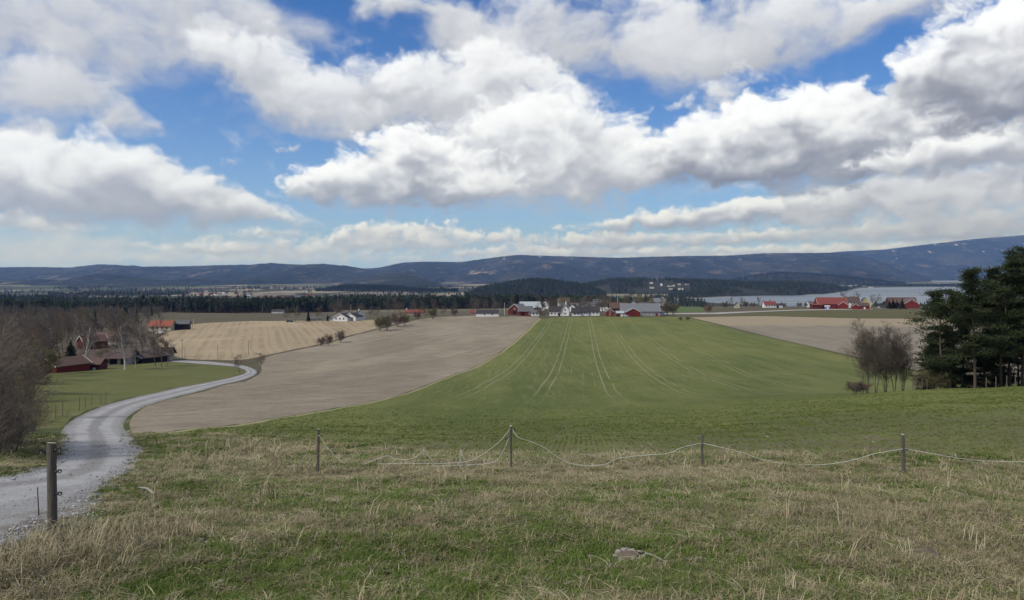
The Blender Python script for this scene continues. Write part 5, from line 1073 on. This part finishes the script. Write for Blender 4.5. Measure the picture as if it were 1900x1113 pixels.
# ------------------------------------------------------------------ pines at right
PINES = []
for i, (h, bare, rm, cl, fc) in enumerate([(12.4, 2.0, 4.8, 7, 60), (13.8, 3.8, 3.9, 7, 58), (16.4, 4.4, 4.0, 7, 58), (11.4, .7, 3.8, 7, 62)]):
    PINES.append((pine_mesh('pine%d' % i, 200 + i, h, bare, rm, [m_pinebark, m_needle], cl, fc), h))
for px, Y, k, s_, rz, lb in [(1746, 90, 0, 1.0, 2.4, 'broad low pine at the left of the pine group, reaching over the field'), (1763, 93, 1, .93, 1.0, 'pine with thin straight trunk next to the broad low pine'), (1786, 97, 3, .95, 3.0, 'dense dark pine in the gap behind the left pines'), (1809, 88, 1, 1.05, 4.2, 'pine with pale grey trunk in the middle of the group'), (1826, 95, 0, 1.15, .5, 'dark pine behind the pale trunked pine'), (1856, 90, 2, 1.0, 5.1, 'tall pine with flat crown second from the right edge'), (1842, 99, 3, .95, 2.0, 'dense pine filling the space below the tall pines'), (1874, 97, 1, 1.18, 3.6, 'slender dark pine behind the tall flat crowned pine'), (1897, 91, 2, 1.07, 1.2, 'tallest pine cut by the right picture edge'), (1925, 88, 2, 1.0, 2.6, 'pine just outside the right edge with branches reaching in'), (1733, 96, 3, .72, .3, 'small dense pine with branches down to the ground'), (1890, 100, 3, .95, 4.4, 'dense dark pine deep behind the right edge pines'), (1770, 101, 3, .75, 5.2, 'dense dark pine deep behind the left pines'), (1728, 104, 3, .75, 2.2, 'small dense dark pine behind the left edge of the group'), (1752, 106, 3, .7, 1.2, 'dark pine filling the gap at the left foot of the group'), (1818, 106, 3, .75, 3.3, 'dark pine filling the gap behind the pale trunk'), (1862, 107, 3, .8, 2.9, 'dark pine filling the gap under the flat crowned pine'), (1912, 104, 3, .8, .2, 'dark pine at the back of the right picture edge'), (1955, 96, 2, 1.0, .9, 'far right pine beyond the picture edge')]:
    x, y = at_depth(px, Y); o = empty('pine_tree', (x, y, HG(x, y)), rz); o.scale = (s_ * .97, s_ * .97, s_ * .965); (a, b_, c), h = PINES[k]
    link('trunk', a, o); link('limbs', b_, o); link('crown', c, o); tag(o, lb, 'pine tree', 'pines at the right edge')
for i, (px, Y) in enumerate(((1712, 99), (1735, 90), (1800, 101), (1850, 103))):
    stand(px, Y, 'shrub%d' % (i % 3), 3.0, ('low brown shrub between thicket and pines', 'brown undergrowth shrub at the foot of the left pines', 'brown shrub in the shade of the middle pines', 'brown shrub behind the tall pines')[i], 'bush', sxy=1.2)

# ------------------------------------------------------------------ fences and small things
m_post, n, bs = mat('weathered_post', .9, .1)
p = obj_pos(n); g1 = n.noise(n.vm('MULTIPLY', p, (1, 1, .06)), 60, 5, .7); g2 = n.noise(p, 7, 4, .6)
c = n.mix(g1, (.050, .043, .036), (.20, .18, .152)); c = n.mix(n.smooth(g2, .5, .7), c, (.085, .088, .064)); n.set(bs, 'Base Color', c); bump(n, bs, g1, .8, .01)
m_postend = simple('cut_wood_end', (.42, .37, .29), .9, .3, 30)
m_black = simple('black_plastic', (.012, .012, .013), .4, .1, 5, .5)
m_rope = simple('white_fence_rope', (.62, .62, .58), .8, .15, 40)
m_metal = simple('rusty_rod', (.10, .075, .06), .6, .3, 20)
def post(px, pyb, pyt, Y, r, label, lean=(0, 0), insul=(), sides=12, square=False, group='fence posts of the near pasture'):
    x, y = at_depth(px, Y); z = HG(x, y); top = (HOR - pyt) / F * Y; hgt = top - z
    o = empty('fence_post', (x, y, z)); tag(o, label, 'fence post', group)
    bm = bmesh.new(); segs = 14; rings = []
    for k in range(segs + 1):
        t = k / segs; zz = -.3 + (hgt + .3) * t; ring = []
        for j in range(sides):
            a = 2 * math.pi * j / sides + (math.pi / 4 if square else 0)
            w = r * (1.0 if not square else (1.25 if j % (sides // 4) == 0 else 1.02)) * (1 + .05 * mnoise.noise((math.cos(a) * 2 + px, math.sin(a) * 2, zz * 3)) + .06 * mnoise.noise((j * 3.1, px, 4))) * (1.06 - .10 * t)
            ring.append(bm.verts.new((math.cos(a) * w + lean[0] * t, math.sin(a) * w + lean[1] * t, zz + (.012 * math.sin(a + px) if k == segs else 0))))
        rings.append(ring)
    for a, b in zip(rings, rings[1:]):
        for j in range(sides): bm.faces.new((a[j], a[(j + 1) % sides], b[(j + 1) % sides], b[j]))
    f = bm.faces.new(rings[-1]); f.material_index = 1
    me = bpy.data.meshes.new('post'); bm.to_mesh(me); bm.free(); me.materials.append(m_post); me.materials.append(m_postend)
    link('post', me, o)
    for (pyi, sx) in insul:
        zi = (HOR - pyi) / F * Y - z; t = zi / hgt; T = Tubes(); cx_, cy_ = lean[0] * t, lean[1] * t
        T.tube([(cx_ + sx * r * .6, cy_ - r * .3, zi), (cx_ + sx * (r + .045), cy_ - r * .5, zi)], [.009, .009], 6); th = np.linspace(0, 2 * math.pi, 13)
        T.tube(np.c_[cx_ + sx * (r + .065) + .022 * np.cos(th), np.full(13, cy_ - r * .5), zi + .022 * np.sin(th)], np.full(13, .009), 5); T.tube([(cx_ + sx * (r + .015), cy_ - r * .42, zi), (cx_ + sx * (r + .03), cy_ - r * .46, zi)], [.02, .02], 8)
        link('insulator', T.mesh('insulator', [m_black]), o)
    return o
post(98, 986, 821, 10.0, .060, 'thick round weathered post with black insulators beside the gravel road', (-.03, .02), [(833, 1), (836, -1), (873, 1), (914, 1)], 16)
post(589, 872, 795, 20.5, .037, 'slightly leaning slim post, first of the roped row from the left', (.03, 0), [(808, 1)], 12, True)
post(949, 862, 789, 21.0, .032, 'slim post where two slack ropes hang to the left', (-.02, 0), [(796, 1), (812, -1)], 12, True)
post(1303, 874, 806, 21.0, .034, 'slim post third in the roped row, between two sagging rope spans', (0, 0), [(821, 1)], 12, True)
post(1677, 890, 805, 19.5, .043, 'slim post nearest the right edge of the roped row', (-.03, 0), [(832, 1)], 12, True)
post(2065, 893, 808, 19.2, .040, 'slim post beyond the right picture edge carrying the last rope', (.02, 0), [(836, 1)], 12, True)
def rope(pix, Y, label, r=.0055, closed=None, name='fence_rope', m_=None, cat='rope', group='ropes of the near fence', seed=1):
    pts = []
    for q in pix:
        yy_ = q[2] if len(q) > 2 else Y; pts.append((*at_depth(q[0], yy_), (HOR - q[1]) / F * yy_))
    S_ = []; Pn = [np.array(a) for a in pts]; Pn = [2 * Pn[0] - Pn[1]] + Pn + [2 * Pn[-1] - Pn[-2]]
    for i in range(1, len(Pn) - 2):
        a, b, c, d = Pn[i - 1:i + 3]
        for t in np.linspace(0, 1, 7, endpoint=False): S_.append(.5 * (2 * b + (c - a) * t + (2 * a - 5 * b + 4 * c - d) * t * t + (3 * b - a - 3 * c + d) * t ** 3))
    S_.append(Pn[-2]); S_ = np.array(S_)
    zg = np.array([HG(a, b) for a, b, _ in S_]) + .012; zg += .05
    S_[:, 2] = np.maximum(S_[:, 2] + .004 * np.sin(np.arange(len(S_)) * 1.7 + seed), zg)
    T = Tubes(); T.tube(S_, np.full(len(S_), r), 6); o = link(name, T.mesh(name, [m_ or m_rope], True)); tag(o, label, cat, group); return o
rope([(591, 807, 20.45), (594, 809), (607, 829), (629, 852), (640, 859)], 20.4, 'short white rope falling from the leftmost slim post to the grass')
rope([(676, 860), (684, 857), (698, 851), (720, 844.5), (731, 850), (755, 851.5), (771.5, 846.6), (787.6, 833.8), (792, 841), (797, 848), (806, 859)], 20.6, 'tangled white rope humped over the grass between the two left posts')
rope([(700, 860), (740, 858.5), (771, 859), (807, 859.3), (840, 857.5), (869, 854.6), (895.5, 842), (926, 818.8), (946.5, 794.6, 20.95)], 20.8, 'upper slack white rope hanging left from the second slim post')
rope([(800, 864), (840, 863), (875, 861), (915.6, 856.6), (932, 839), (942.5, 815), (946, 811, 20.95)], 20.7, 'lower slack white rope hanging left from the second slim post')
rope([(848, 861), (853, 856), (854.3, 834.8), (858, 843), (867, 860.6), (872, 863)], 20.6, 'short loop of white rope standing up on a peg in the grass')
rope([(951, 796, 20.95), (961.5, 809.7), (982.7, 817.7), (1009.5, 828.8), (1029.6, 843.9), (1056.4, 858), (1083, 862.5), (1100, 863), (1125, 859.5), (1150.5, 848.6), (1205, 843), (1239, 840), (1268, 828.4), (1301, 821.3, 20.93)], 20.8, 'white rope sagging to the grass between the second and third slim posts')
rope([(1305, 821.3, 20.93), (1336, 828.4), (1373.7, 837.7), (1415.8, 851.6), (1458, 859.6), (1500, 861.7), (1542, 859.6, 20.2), (1584, 852, 19.9), (1626, 840, 19.6), (1675, 831.8, 19.43)], 20.6, 'white rope in one smooth sag between the third and rightmost posts')
rope([(1679, 831.4, 19.43), (1731.6, 841), (1782, 849.5), (1824, 854), (1900, 855.4), (2000, 850), (2062, 838, 19.2)], 19.3, 'white rope running from the rightmost post out of the picture')
x, y = at_depth(854, 20.62); T = Tubes(); T.tube([(0, 0, -.1), (.003, 0, .30)], [.008, .006], 6); o = link('peg', T.mesh('peg', [m_rope])); o.location = (x, y, HG(x, y)); tag(o, 'thin pale peg holding up a loop of rope in the grass', 'peg')
x, y = G_(73, 952); T = Tubes(); T.tube([(0, 0, -.1), (-.02, 0, .25), (-.03, 0, .48)], [.010, .009, .007], 6); o = link('stake', T.mesh('stake', [m_metal])); o.location = (x, y, HG(x, y)); tag(o, 'thin dark stake at the road edge left of the thick post', 'stake')
# small fence along the lawn, garden posts, poles
for i, (px, py, h) in enumerate([(103, 779, 1.2), (116, 774, 1.2), (147, 762, 1.25), (158, 756.5, 1.2), (170, 752, 1.25), (187, 749, 1.15), (196, 747, 1.2)]):
    x, y = G_(px, py); T = Tubes(); T.tube([(0, 0, -.2), (.02, 0, h * .6), (.03, 0, h)], [.028, .026, .024], 6); o = link('fence_post', T.mesh('fence_post', [m_post])); o.location = (x, y, HG(x, y)); tag(o, 'thin grey post number-less in the low fence along the lawn beside the road'.replace(' number-less', ''), 'fence post', 'posts of the lawn fence')
def pole(px, Y, h, label, r=.10, m_=None, name='utility_pole', group=None, arm=False):
    x, y = at_depth(px, Y); o = empty(name, (x, y, HG(x, y))); T = Tubes(); T.tube([(0, 0, -.3), (0, 0, h)], [r, r * .7], 8); link('shaft', T.mesh('shaft', [m_ or m_post]), o)
    if arm: V, Fc = boxes([(-.8, .8, -.06, .06, h - .6, h - .48)]); mesh_obj('crossarm', V, Fc, m_ or m_post, o)
    tag(o, label, 'pole', group); return o
pole(338, 250, 6.8, 'thin pole by the road at the corner of the stubble field', .09, arm=True); pole(343, 246, 4.2, 'short leaning pole beside the thin pole at the stubble corner', .07)
pole(404, 258, 4.4, 'thin pole in the near part of the stubble field, left', .08); pole(461, 262, 5.2, 'thin pole in the near part of the stubble field, right', .08)
pole(359.5, 415, 5.5, 'white flagpole by the black barn', .10, m_trimw, 'flagpole'); pole(596, 472, 9.5, 'thin grey pole behind the stubble field between the spruces', .10); pole(651.5, 505, 10, 'thin pole rising above the white house', .10, m_birch)
pole(763, 520, 7.5, 'slim grey pole beyond the hedge bushes', .12); pole(936, 535, 9.2, 'white flagpole between the long white outbuilding and the barns', .14, m_trimw, 'flagpole'); pole(1146, 600, 13.5, 'white flagpole behind the red cottage', .14, m_trimw, 'flagpole')
for i, (px, Y) in enumerate(((1694, 84), (1700, 84.5), (1711, 85), (1830, 84), (1848, 84), (1868, 83.5), (1884, 83), (1720, 85.5))):
    x, y = at_depth(px, Y); T = Tubes(); T.tube([(0, 0, -.2), (0, 0, 1.25)], [.05, .045], 6); o = link('fence_post', T.mesh('fence_post', [m_post])); o.location = (x, y, HG(x, y)); tag(o, 'thin grey post of the fence at the foot of the pines', 'fence post', 'posts at the foot of the pines')
# small building things by the farm
x, y = at_depth(1535, 622); o = empty('portable_cabin', (x, y, HG(x, y))); tag(o, 'small blue and white portable cabin before the great red barn', 'cabin')
m_blue = simple('paint_blue', (.16, .20, .50), .6, .1)
V, Fc = boxes([(-1.6, 1.6, -1.2, 1.2, -.2, 2.2)]); mesh_obj('wall', V, Fc, m_blue, o); V, Fc = boxes([(-1.8, 1.8, -1.4, 1.4, 2.2, 3.2)]); mesh_obj('roof', V, Fc, m_trimw, o); V, Fc = boxes([(-.5, .5, -1.26, -1.21, 0, 1.9)]); mesh_obj('door', V, Fc, m_trimw, o)
def car(px, Y, rz, paint, label):
    x, y = at_depth(px, Y); o = empty('parked_car', (x, y, HG(x, y)), R(rz)); tag(o, label, 'car')
    pr = [(-2.1, .3), (-2.15, .75), (-1.5, .92), (-.9, 1.42), (.8, 1.42), (1.5, .95), (2.1, .80), (2.15, .3)]; V = [(a, s_ * .85 * (1 if b < 1 else .84), b) for s_ in (-1, 1) for a, b in pr]; k = len(pr)
    mesh_obj('body', V, [tuple(range(k))[::-1], tuple(range(k, 2 * k))] + [(i, (i + 1) % k, (i + 1) % k + k, i + k) for i in range(k)], paint, o)
    for s_ in (-1, 1): mesh_obj('window', [(-1.25, s_ * .80, .98), (1.25, s_ * .80, .98), (.75, s_ * .725, 1.36), (-.85, s_ * .725, 1.36)], [(0, 1, 2, 3)], m_glass, o)
    for a in (-1.35, 1.35):
        for s_ in (-1, 1):
            T = Tubes(); T.tube([(a, s_ * .70, .33), (a, s_ * .705, .33), (a, s_ * .90, .33), (a, s_ * .895, .33)], [.01, .33, .33, .01], 12); link('wheel', T.mesh('wheel', [m_black]), o)
car(1160, 503, 8, simple('car_paint_silver', (.40, .43, .45), .35, .05, 1, .5), 'silver car parked before the red gabled barn wing'); car(298, 372, 10, m_trimw, 'white car parked at the far corner of the stubble field'); car(538, 456, 0, simple('car_paint_dark', (.05, .055, .06), .35, .05, 1, .5), 'dark car parked between bare trees behind the stubble field')
# stick, stones, molehill, branch in the pasture
m_stick = simple('bleached_stick', (.25, .25, .20), .9, .3, 12); m_stone = simple('pale_stone', (.24, .22, .19), .9, .3, 9); m_earth = simple('molehill_earth', (.12, .10, .075), 1, .4, 14)
def stone(px, py, s_, label, group=None, m_=None, name='stone', cat='stone', flat=.6, seed=0):
    x, y = G_(px, py); bm = bmesh.new(); bmesh.ops.create_icosphere(bm, subdivisions=2, radius=1)
    for v in bm.verts: v.co *= 1 + .35 * mnoise.noise(v.co * 1.3 + Vector((seed * 3.3, px, py))) + .10 * mnoise.noise(v.co * 4 + Vector((px, 0, 0)))
    me = bpy.data.meshes.new(name); bm.to_mesh(me); bm.free(); me.materials.append(m_ or m_stone); o = link(name, me); o.location = (x, y, HG(x, y) + s_ * flat * .35); o.scale = (s_, s_ * .8, s_ * flat); o.rotation_euler = (0, 0, seed * 1.7); tag(o, label, cat, group); return o
x0, y0 = G_(258, 908); x1, y1 = G_(288, 917); T = Tubes(); T.tube([(x0, y0, HG(x0, y0) + .06), (.5 * (x0 + x1), .5 * (y0 + y1), .5 * (HG(x0, y0) + HG(x1, y1)) + .11), (x1, y1, HG(x1, y1) + .06)], [.014, .022, .026], 8); o = link('stick', T.mesh('stick', [m_stick])); tag(o, 'pale greenish stick lying in the grass near the road', 'stick')
for i, (px, py, s_) in enumerate([(352, 1008, .040), (372, 1004, .055), (384, 1010, .050), (396, 1008, .045), (360, 1016, .035), (388, 1032, .04), (290, 1030, .045), (428, 1060, .06), (410, 1078, .05), (388, 1082, .035), (417, 1016, .035)]):
    stone(px, py, s_, 'small pale stone in the dull grass at lower left', 'pale stones at lower left', seed=i)
stone(1318, 1078, .035, 'single white stone in the grass at bottom right of centre', seed=3)
stone(1168, 1036, .17, 'low grey brown earth mound topped by pale clods', m_=m_earth, name='earth_mound', cat='mound', flat=.36, seed=2)
for i, (px, py, s_) in enumerate([(1148, 1026, .055), (1160, 1024, .065), (1172, 1026, .06), (1186, 1030, .05), (1165, 1034, .07), (1180, 1036, .055), (1154, 1036, .05), (1190, 1040, .045), (1096, 1040, .05), (1142, 1034, .04), (1168, 1030, .06), (1178, 1030, .05), (1196, 1036, .035), (1150, 1042, .035), (1176, 1043, .045)]):
    stone(px, py, s_, 'pale dry clod on or beside the earth mound', 'pale clods of the earth mound', seed=i + 5, name='clod', cat='clod').location.z += .012
stone(1722, 1036, .16, 'dark earth heap in the dry grass at right', m_=m_earth, name='earth_mound', cat='mound', flat=.4, seed=6)
pts = [G_(a, b) for a, b in [(1198, 1036), (1212, 1044), (1232, 1051), (1262, 1053), (1300, 1052), (1345, 1056)]]; T = Tubes(); T.tube([(a, b, HG(a, b) + .05 + .02 * math.sin(i * 2)) for i, (a, b) in enumerate(pts)], [.014, .013, .012, .011, .009, .005], 6); T.tube([(pts[2][0], pts[2][1], HG(*pts[2]) + .06), (pts[2][0] + .12, pts[2][1] + .1, HG(*pts[2]) + .13)], [.008, .004], 5); o = link('branch', T.mesh('branch', [m_stick])); tag(o, 'thin crooked fallen branch lying right of the earth mound', 'branch')
rs = random.Random(11)
for i in range(34):
    px = rs.uniform(640, 1860); py = rs.uniform(806, 846); stone(px, py, rs.uniform(.03, .07), 'small pale stone on the sparse soil behind the roped fence', 'pale stones behind the fence', seed=i)

# ------------------------------------------------------------------ grass of the near pasture
def blades(seed, nb, h, spread, w, bend, up=1.0):
    rg = np.random.default_rng(seed); T = []
    for k in range(nb):
        a = rg.random() * 6.283; r = spread * math.sqrt(rg.random()); b0 = np.array([r * math.cos(a), r * math.sin(a), -.015]); a2 = rg.random() * 6.283; d = np.array([math.cos(a2), math.sin(a2), 0]); s_ = np.array([-d[1], d[0], 0]) * w * (.6 + .8 * rg.random()); L = h * (.45 + .75 * rg.random()); bd = bend * (.3 + rg.random())
        m1 = b0 + d * L * bd * .30 + np.array([0, 0, L * up * .55]); tp = b0 + d * L * bd * (1.0) + np.array([0, 0, L * up * (1 - .45 * min(bd, 1.6))])
        T += [[b0 - s_, b0 + s_, m1 + s_ * .7], [b0 - s_, m1 + s_ * .7, m1 - s_ * .7], [m1 - s_ * .7, m1 + s_ * .7, tp]]
    return np.array(T)
def grass_mat(name, c0, c1, c2):
    m, n, bs = mat(name, .8, .15); oi = n.add('ObjectInfo').outputs['Random']; p = n.add('NewGeometry').outputs['Position']; f = n.noise(p, 3.0, 4, .6)
    c = n.mix(oi, c0, c1); c = n.mix(n.smooth(f, .45, .7), c, c2); n.set(bs, 'Base Color', c); return m
m_gg = grass_mat('fresh_grass', (.058, .096, .016), (.122, .170, .036), (.088, .125, .028))
m_gd = grass_mat('dry_grass', (.36, .305, .185), (.120, .104, .058), (.235, .205, .120))
m_gp = grass_mat('pale_straw', (.47, .41, .28), (.30, .255, .16), (.38, .335, .22))
GK = []
for nm, m_, args in [('grass_tuft', m_gg, (1, 44, .085, .10, .0042, .7)), ('grass_tuft', m_gg, (2, 38, .11, .10, .0042, .95)), ('straw_tuft', m_gd, (3, 42, .105, .11, .0042, 1.4)), ('straw_tuft', m_gd, (4, 30, .15, .10, .0040, 1.2)), ('straw_tuft', m_gp, (5, 26, .14, .12, .0046, 1.8, .5)), ('tall_straw', m_gp, (6, 12, .36, .07, .0036, .6)), ('tall_straw', m_gd, (7, 18, .30, .10, .0038, .8)), ('straw_tussock', m_gp, (8, 70, .115, .10, .0040, 1.7, .6)), ('grass_tussock', m_gg, (9, 70, .11, .12, .0042, 1.0))]:
    T = Tubes(); T.tris(blades(*args)); GK.append(proto_obj(nm, T.mesh(nm, [m_])))
rg = np.random.default_rng(77); NG = 115000
Yg = np.exp(rg.uniform(math.log(5.2), math.log(46), NG)); Yg = np.where(rg.random(NG) < .35, rg.uniform(5.2, 26, NG), Yg); Xg = rg.uniform(-.98, 1.0, NG) * Yg
ok = np.ones(NG, bool)
for nm, poly in REG:
    if nm == 'gravel_road': ok &= poly_dist(poly, Xg, Yg) > -.45 * rg.random(NG) ** 2
    elif nm in ('green_crop_field', 'ploughed_field'): ok &= poly_dist(poly, Xg, Yg) > -3.6 * rg.random(NG) ** 3.0
    elif nm == 'lawn': ok &= ~inside(poly, Xg, Yg)
for (px, py, r_) in ((1168, 1034, .34), (1096, 1040, .12), (1722, 1036, .25), (370, 1010, .22)):
    x1, y1 = G_(px, py); ok &= (Xg - x1) ** 2 + ((Yg - y1) * .8) ** 2 > r_ * r_ * rg.uniform(.5, 1.2, NG)
Xg, Yg = Xg[ok], Yg[ok]; n_ = len(Xg); gr_ = greenness(Xg, Yg) + rg.normal(0, .30, n_)
vig = .5 + .5 * _n2(Xg, Yg, 1.7, 81)
gr_ = np.where(rg.random(n_) < .15, 1 - gr_, gr_)
kd = np.where(gr_ > .5, np.where(rg.random(n_) < .6, 0, 1), np.where(rg.random(n_) < .55, 2, np.where(rg.random(n_) < .5, 3, 4)))
near_fence = np.exp(-((Yg - 20.5) / 2.2) ** 2) * (np.abs(Xg) < 24); x1, y1 = G_(120, 1030); clump = np.exp(-((Xg - x1) / .95) ** 2 - ((Yg - y1) / 1.5) ** 2); x2, y2 = G_(450, 838); rough_ = np.exp(-((Xg - x2) / 4.0) ** 2 - ((Yg - y2) / 8) ** 2)
tall = rg.random(n_) < .007 + .018 * near_fence * (vig > .45) + .50 * clump + .12 * rough_
kd = np.where(tall & ((gr_ < .62) | (clump > .2)), np.where(rg.random(n_) < .5, 5, 6), kd)
tus = rg.random(n_); kd = np.where((tus < .013) & (kd < 5), 7, np.where((tus > .978) & (gr_ > .45), 8, kd))
sc = rg.uniform(.65, 1.35, n_) * (.75 + .5 * vig) * np.where(kd >= 5, rg.uniform(.6, 1.25, n_), 1.0); wide = np.clip(Yg / 12, .9, 2.2); sc *= np.where((poly_dist(dict(REG)['gravel_road'], Xg, Yg) < .7) & (clump < .25), .62, 1.0); sc *= 1 - .35 * np.exp(-((Yg - 20) / 2.0) ** 2) * (np.abs(Xg) < 24)
zz = H(Xg, Yg) + relief(Xg, Yg)
rt = np.c_[rg.normal(0, .10, n_), rg.normal(0, .10, n_), rg.random(n_) * 6.283]
gsel = (kd < 2) | (kd == 8)
for nm, sel, lb in (('fresh_grass', gsel, 'short fresh green grass growing in patches in the near pasture'), ('dry_grass', ~gsel, 'dry straw coloured grass from last year covering the near pasture')):
    k = np.where(sel)[0]; o = instancer(nm, np.c_[Xg, Yg, zz][k], np.c_[sc * wide, sc * wide, sc * np.sqrt(wide)][k], rt[k], kd[k], GK); tag(o, lb, 'grass', kind='stuff')

# rows of young crop near enough to show as plants
m_cr = grass_mat('crop_sprouts', (.068, .098, .016), (.145, .170, .042), (.105, .128, .032))
T = Tubes(); T.tris(blades(21, 9, .075, .05, .0058, .6)); CK = [proto_obj('crop_sprout', T.mesh('crop_sprout', [m_cr]))]; T = Tubes(); T.tris(blades(22, 11, .09, .07, .0058, .8)); CK.append(proto_obj('crop_sprout', T.mesh('crop_sprout', [m_cr])))
NC = 85000; Yc = 1 / rg.uniform(1 / 105, 1 / 23., NC); Xc = rg.uniform(-.72, .98, NC) * Yc
Xc += .0; s_ = np.round((Xc * .9956 - Yc * .0936) / .25) * .25 + rg.normal(0, .035, NC); Xc = (s_ + Yc * .0936) / .9956
k = np.ones(NC, bool); cp = dict(REG)['green_crop_field']; k &= poly_dist(cp, Xc, Yc) < -.5 * rg.random(NC)
k &= rg.random(NC) < np.clip((108 - Yc) / 50, 0, 1) * np.clip((Yc - 21) / 34, .25, 1) * (.55 + .6 * np.clip(_n2(Xc, Yc, 5, 91) + .5, 0, 1))
Xc, Yc = Xc[k], Yc[k]; nc = len(Xc); q = rg.uniform(.7, 1.3, nc) * np.clip(Yc / 30, 1, 1.7)
o = instancer('young_crop', np.c_[Xc, Yc, H(Xc, Yc) + relief(Xc, Yc)], np.c_[q, q, q * .8], np.c_[np.zeros(nc), np.zeros(nc), rg.random(nc) * 6.28], rg.integers(0, 2, nc), CK); tag(o, 'thin rows of young green crop sprouting behind the roped fence', 'crop', kind='stuff')
# loose gravel on the near road and its shoulder
def pebble(seed):
    bm = bmesh.new(); bmesh.ops.create_icosphere(bm, subdivisions=1, radius=1)
    for v in bm.verts: v.co *= 1 + .45 * mnoise.noise(v.co * 1.4 + Vector((seed * 7, 0, 0)))
    me = bpy.data.meshes.new('pebble'); bm.to_mesh(me); bm.free(); me.materials.append(m_peb); return proto_obj('pebble', me)
m_peb, n, bs = mat('gravel_stone', .9); oi = n.add('ObjectInfo').outputs['Random']; n.set(bs, 'Base Color', n.ramp(oi, [(0, (.18, .175, .17)), (.5, (.28, .275, .27)), (1, (.42, .41, .40))]))
PK = [pebble(i) for i in range(3)]; NP = 26000; rp = dict(REG)['gravel_road']
Yp = 1 / rg.uniform(1 / 48, 1 / 7., NP); Xp = rg.uniform(-.75, -.40, NP) * Yp; dd = poly_dist(rp, Xp, Yp)
k = (dd < .45 * rg.random(NP)) & (rg.random(NP) < np.where(dd > -.7, .9, .07)); Xp, Yp = Xp[k], Yp[k]; q = rg.lognormal(math.log(.011), .45, len(Xp)) * np.clip(Yp / 16, 1, 2)
o = instancer('gravel', np.c_[Xp, Yp, H(Xp, Yp) + relief(Xp, Yp) * .6 + .0], np.c_[q, q, q * .6], np.c_[np.zeros(len(q)), np.zeros(len(q)), rg.random(len(q)) * 6.28], rg.integers(0, 3, len(q)), PK); tag(o, 'loose grey gravel along the edge of the road', 'gravel', kind='stuff')
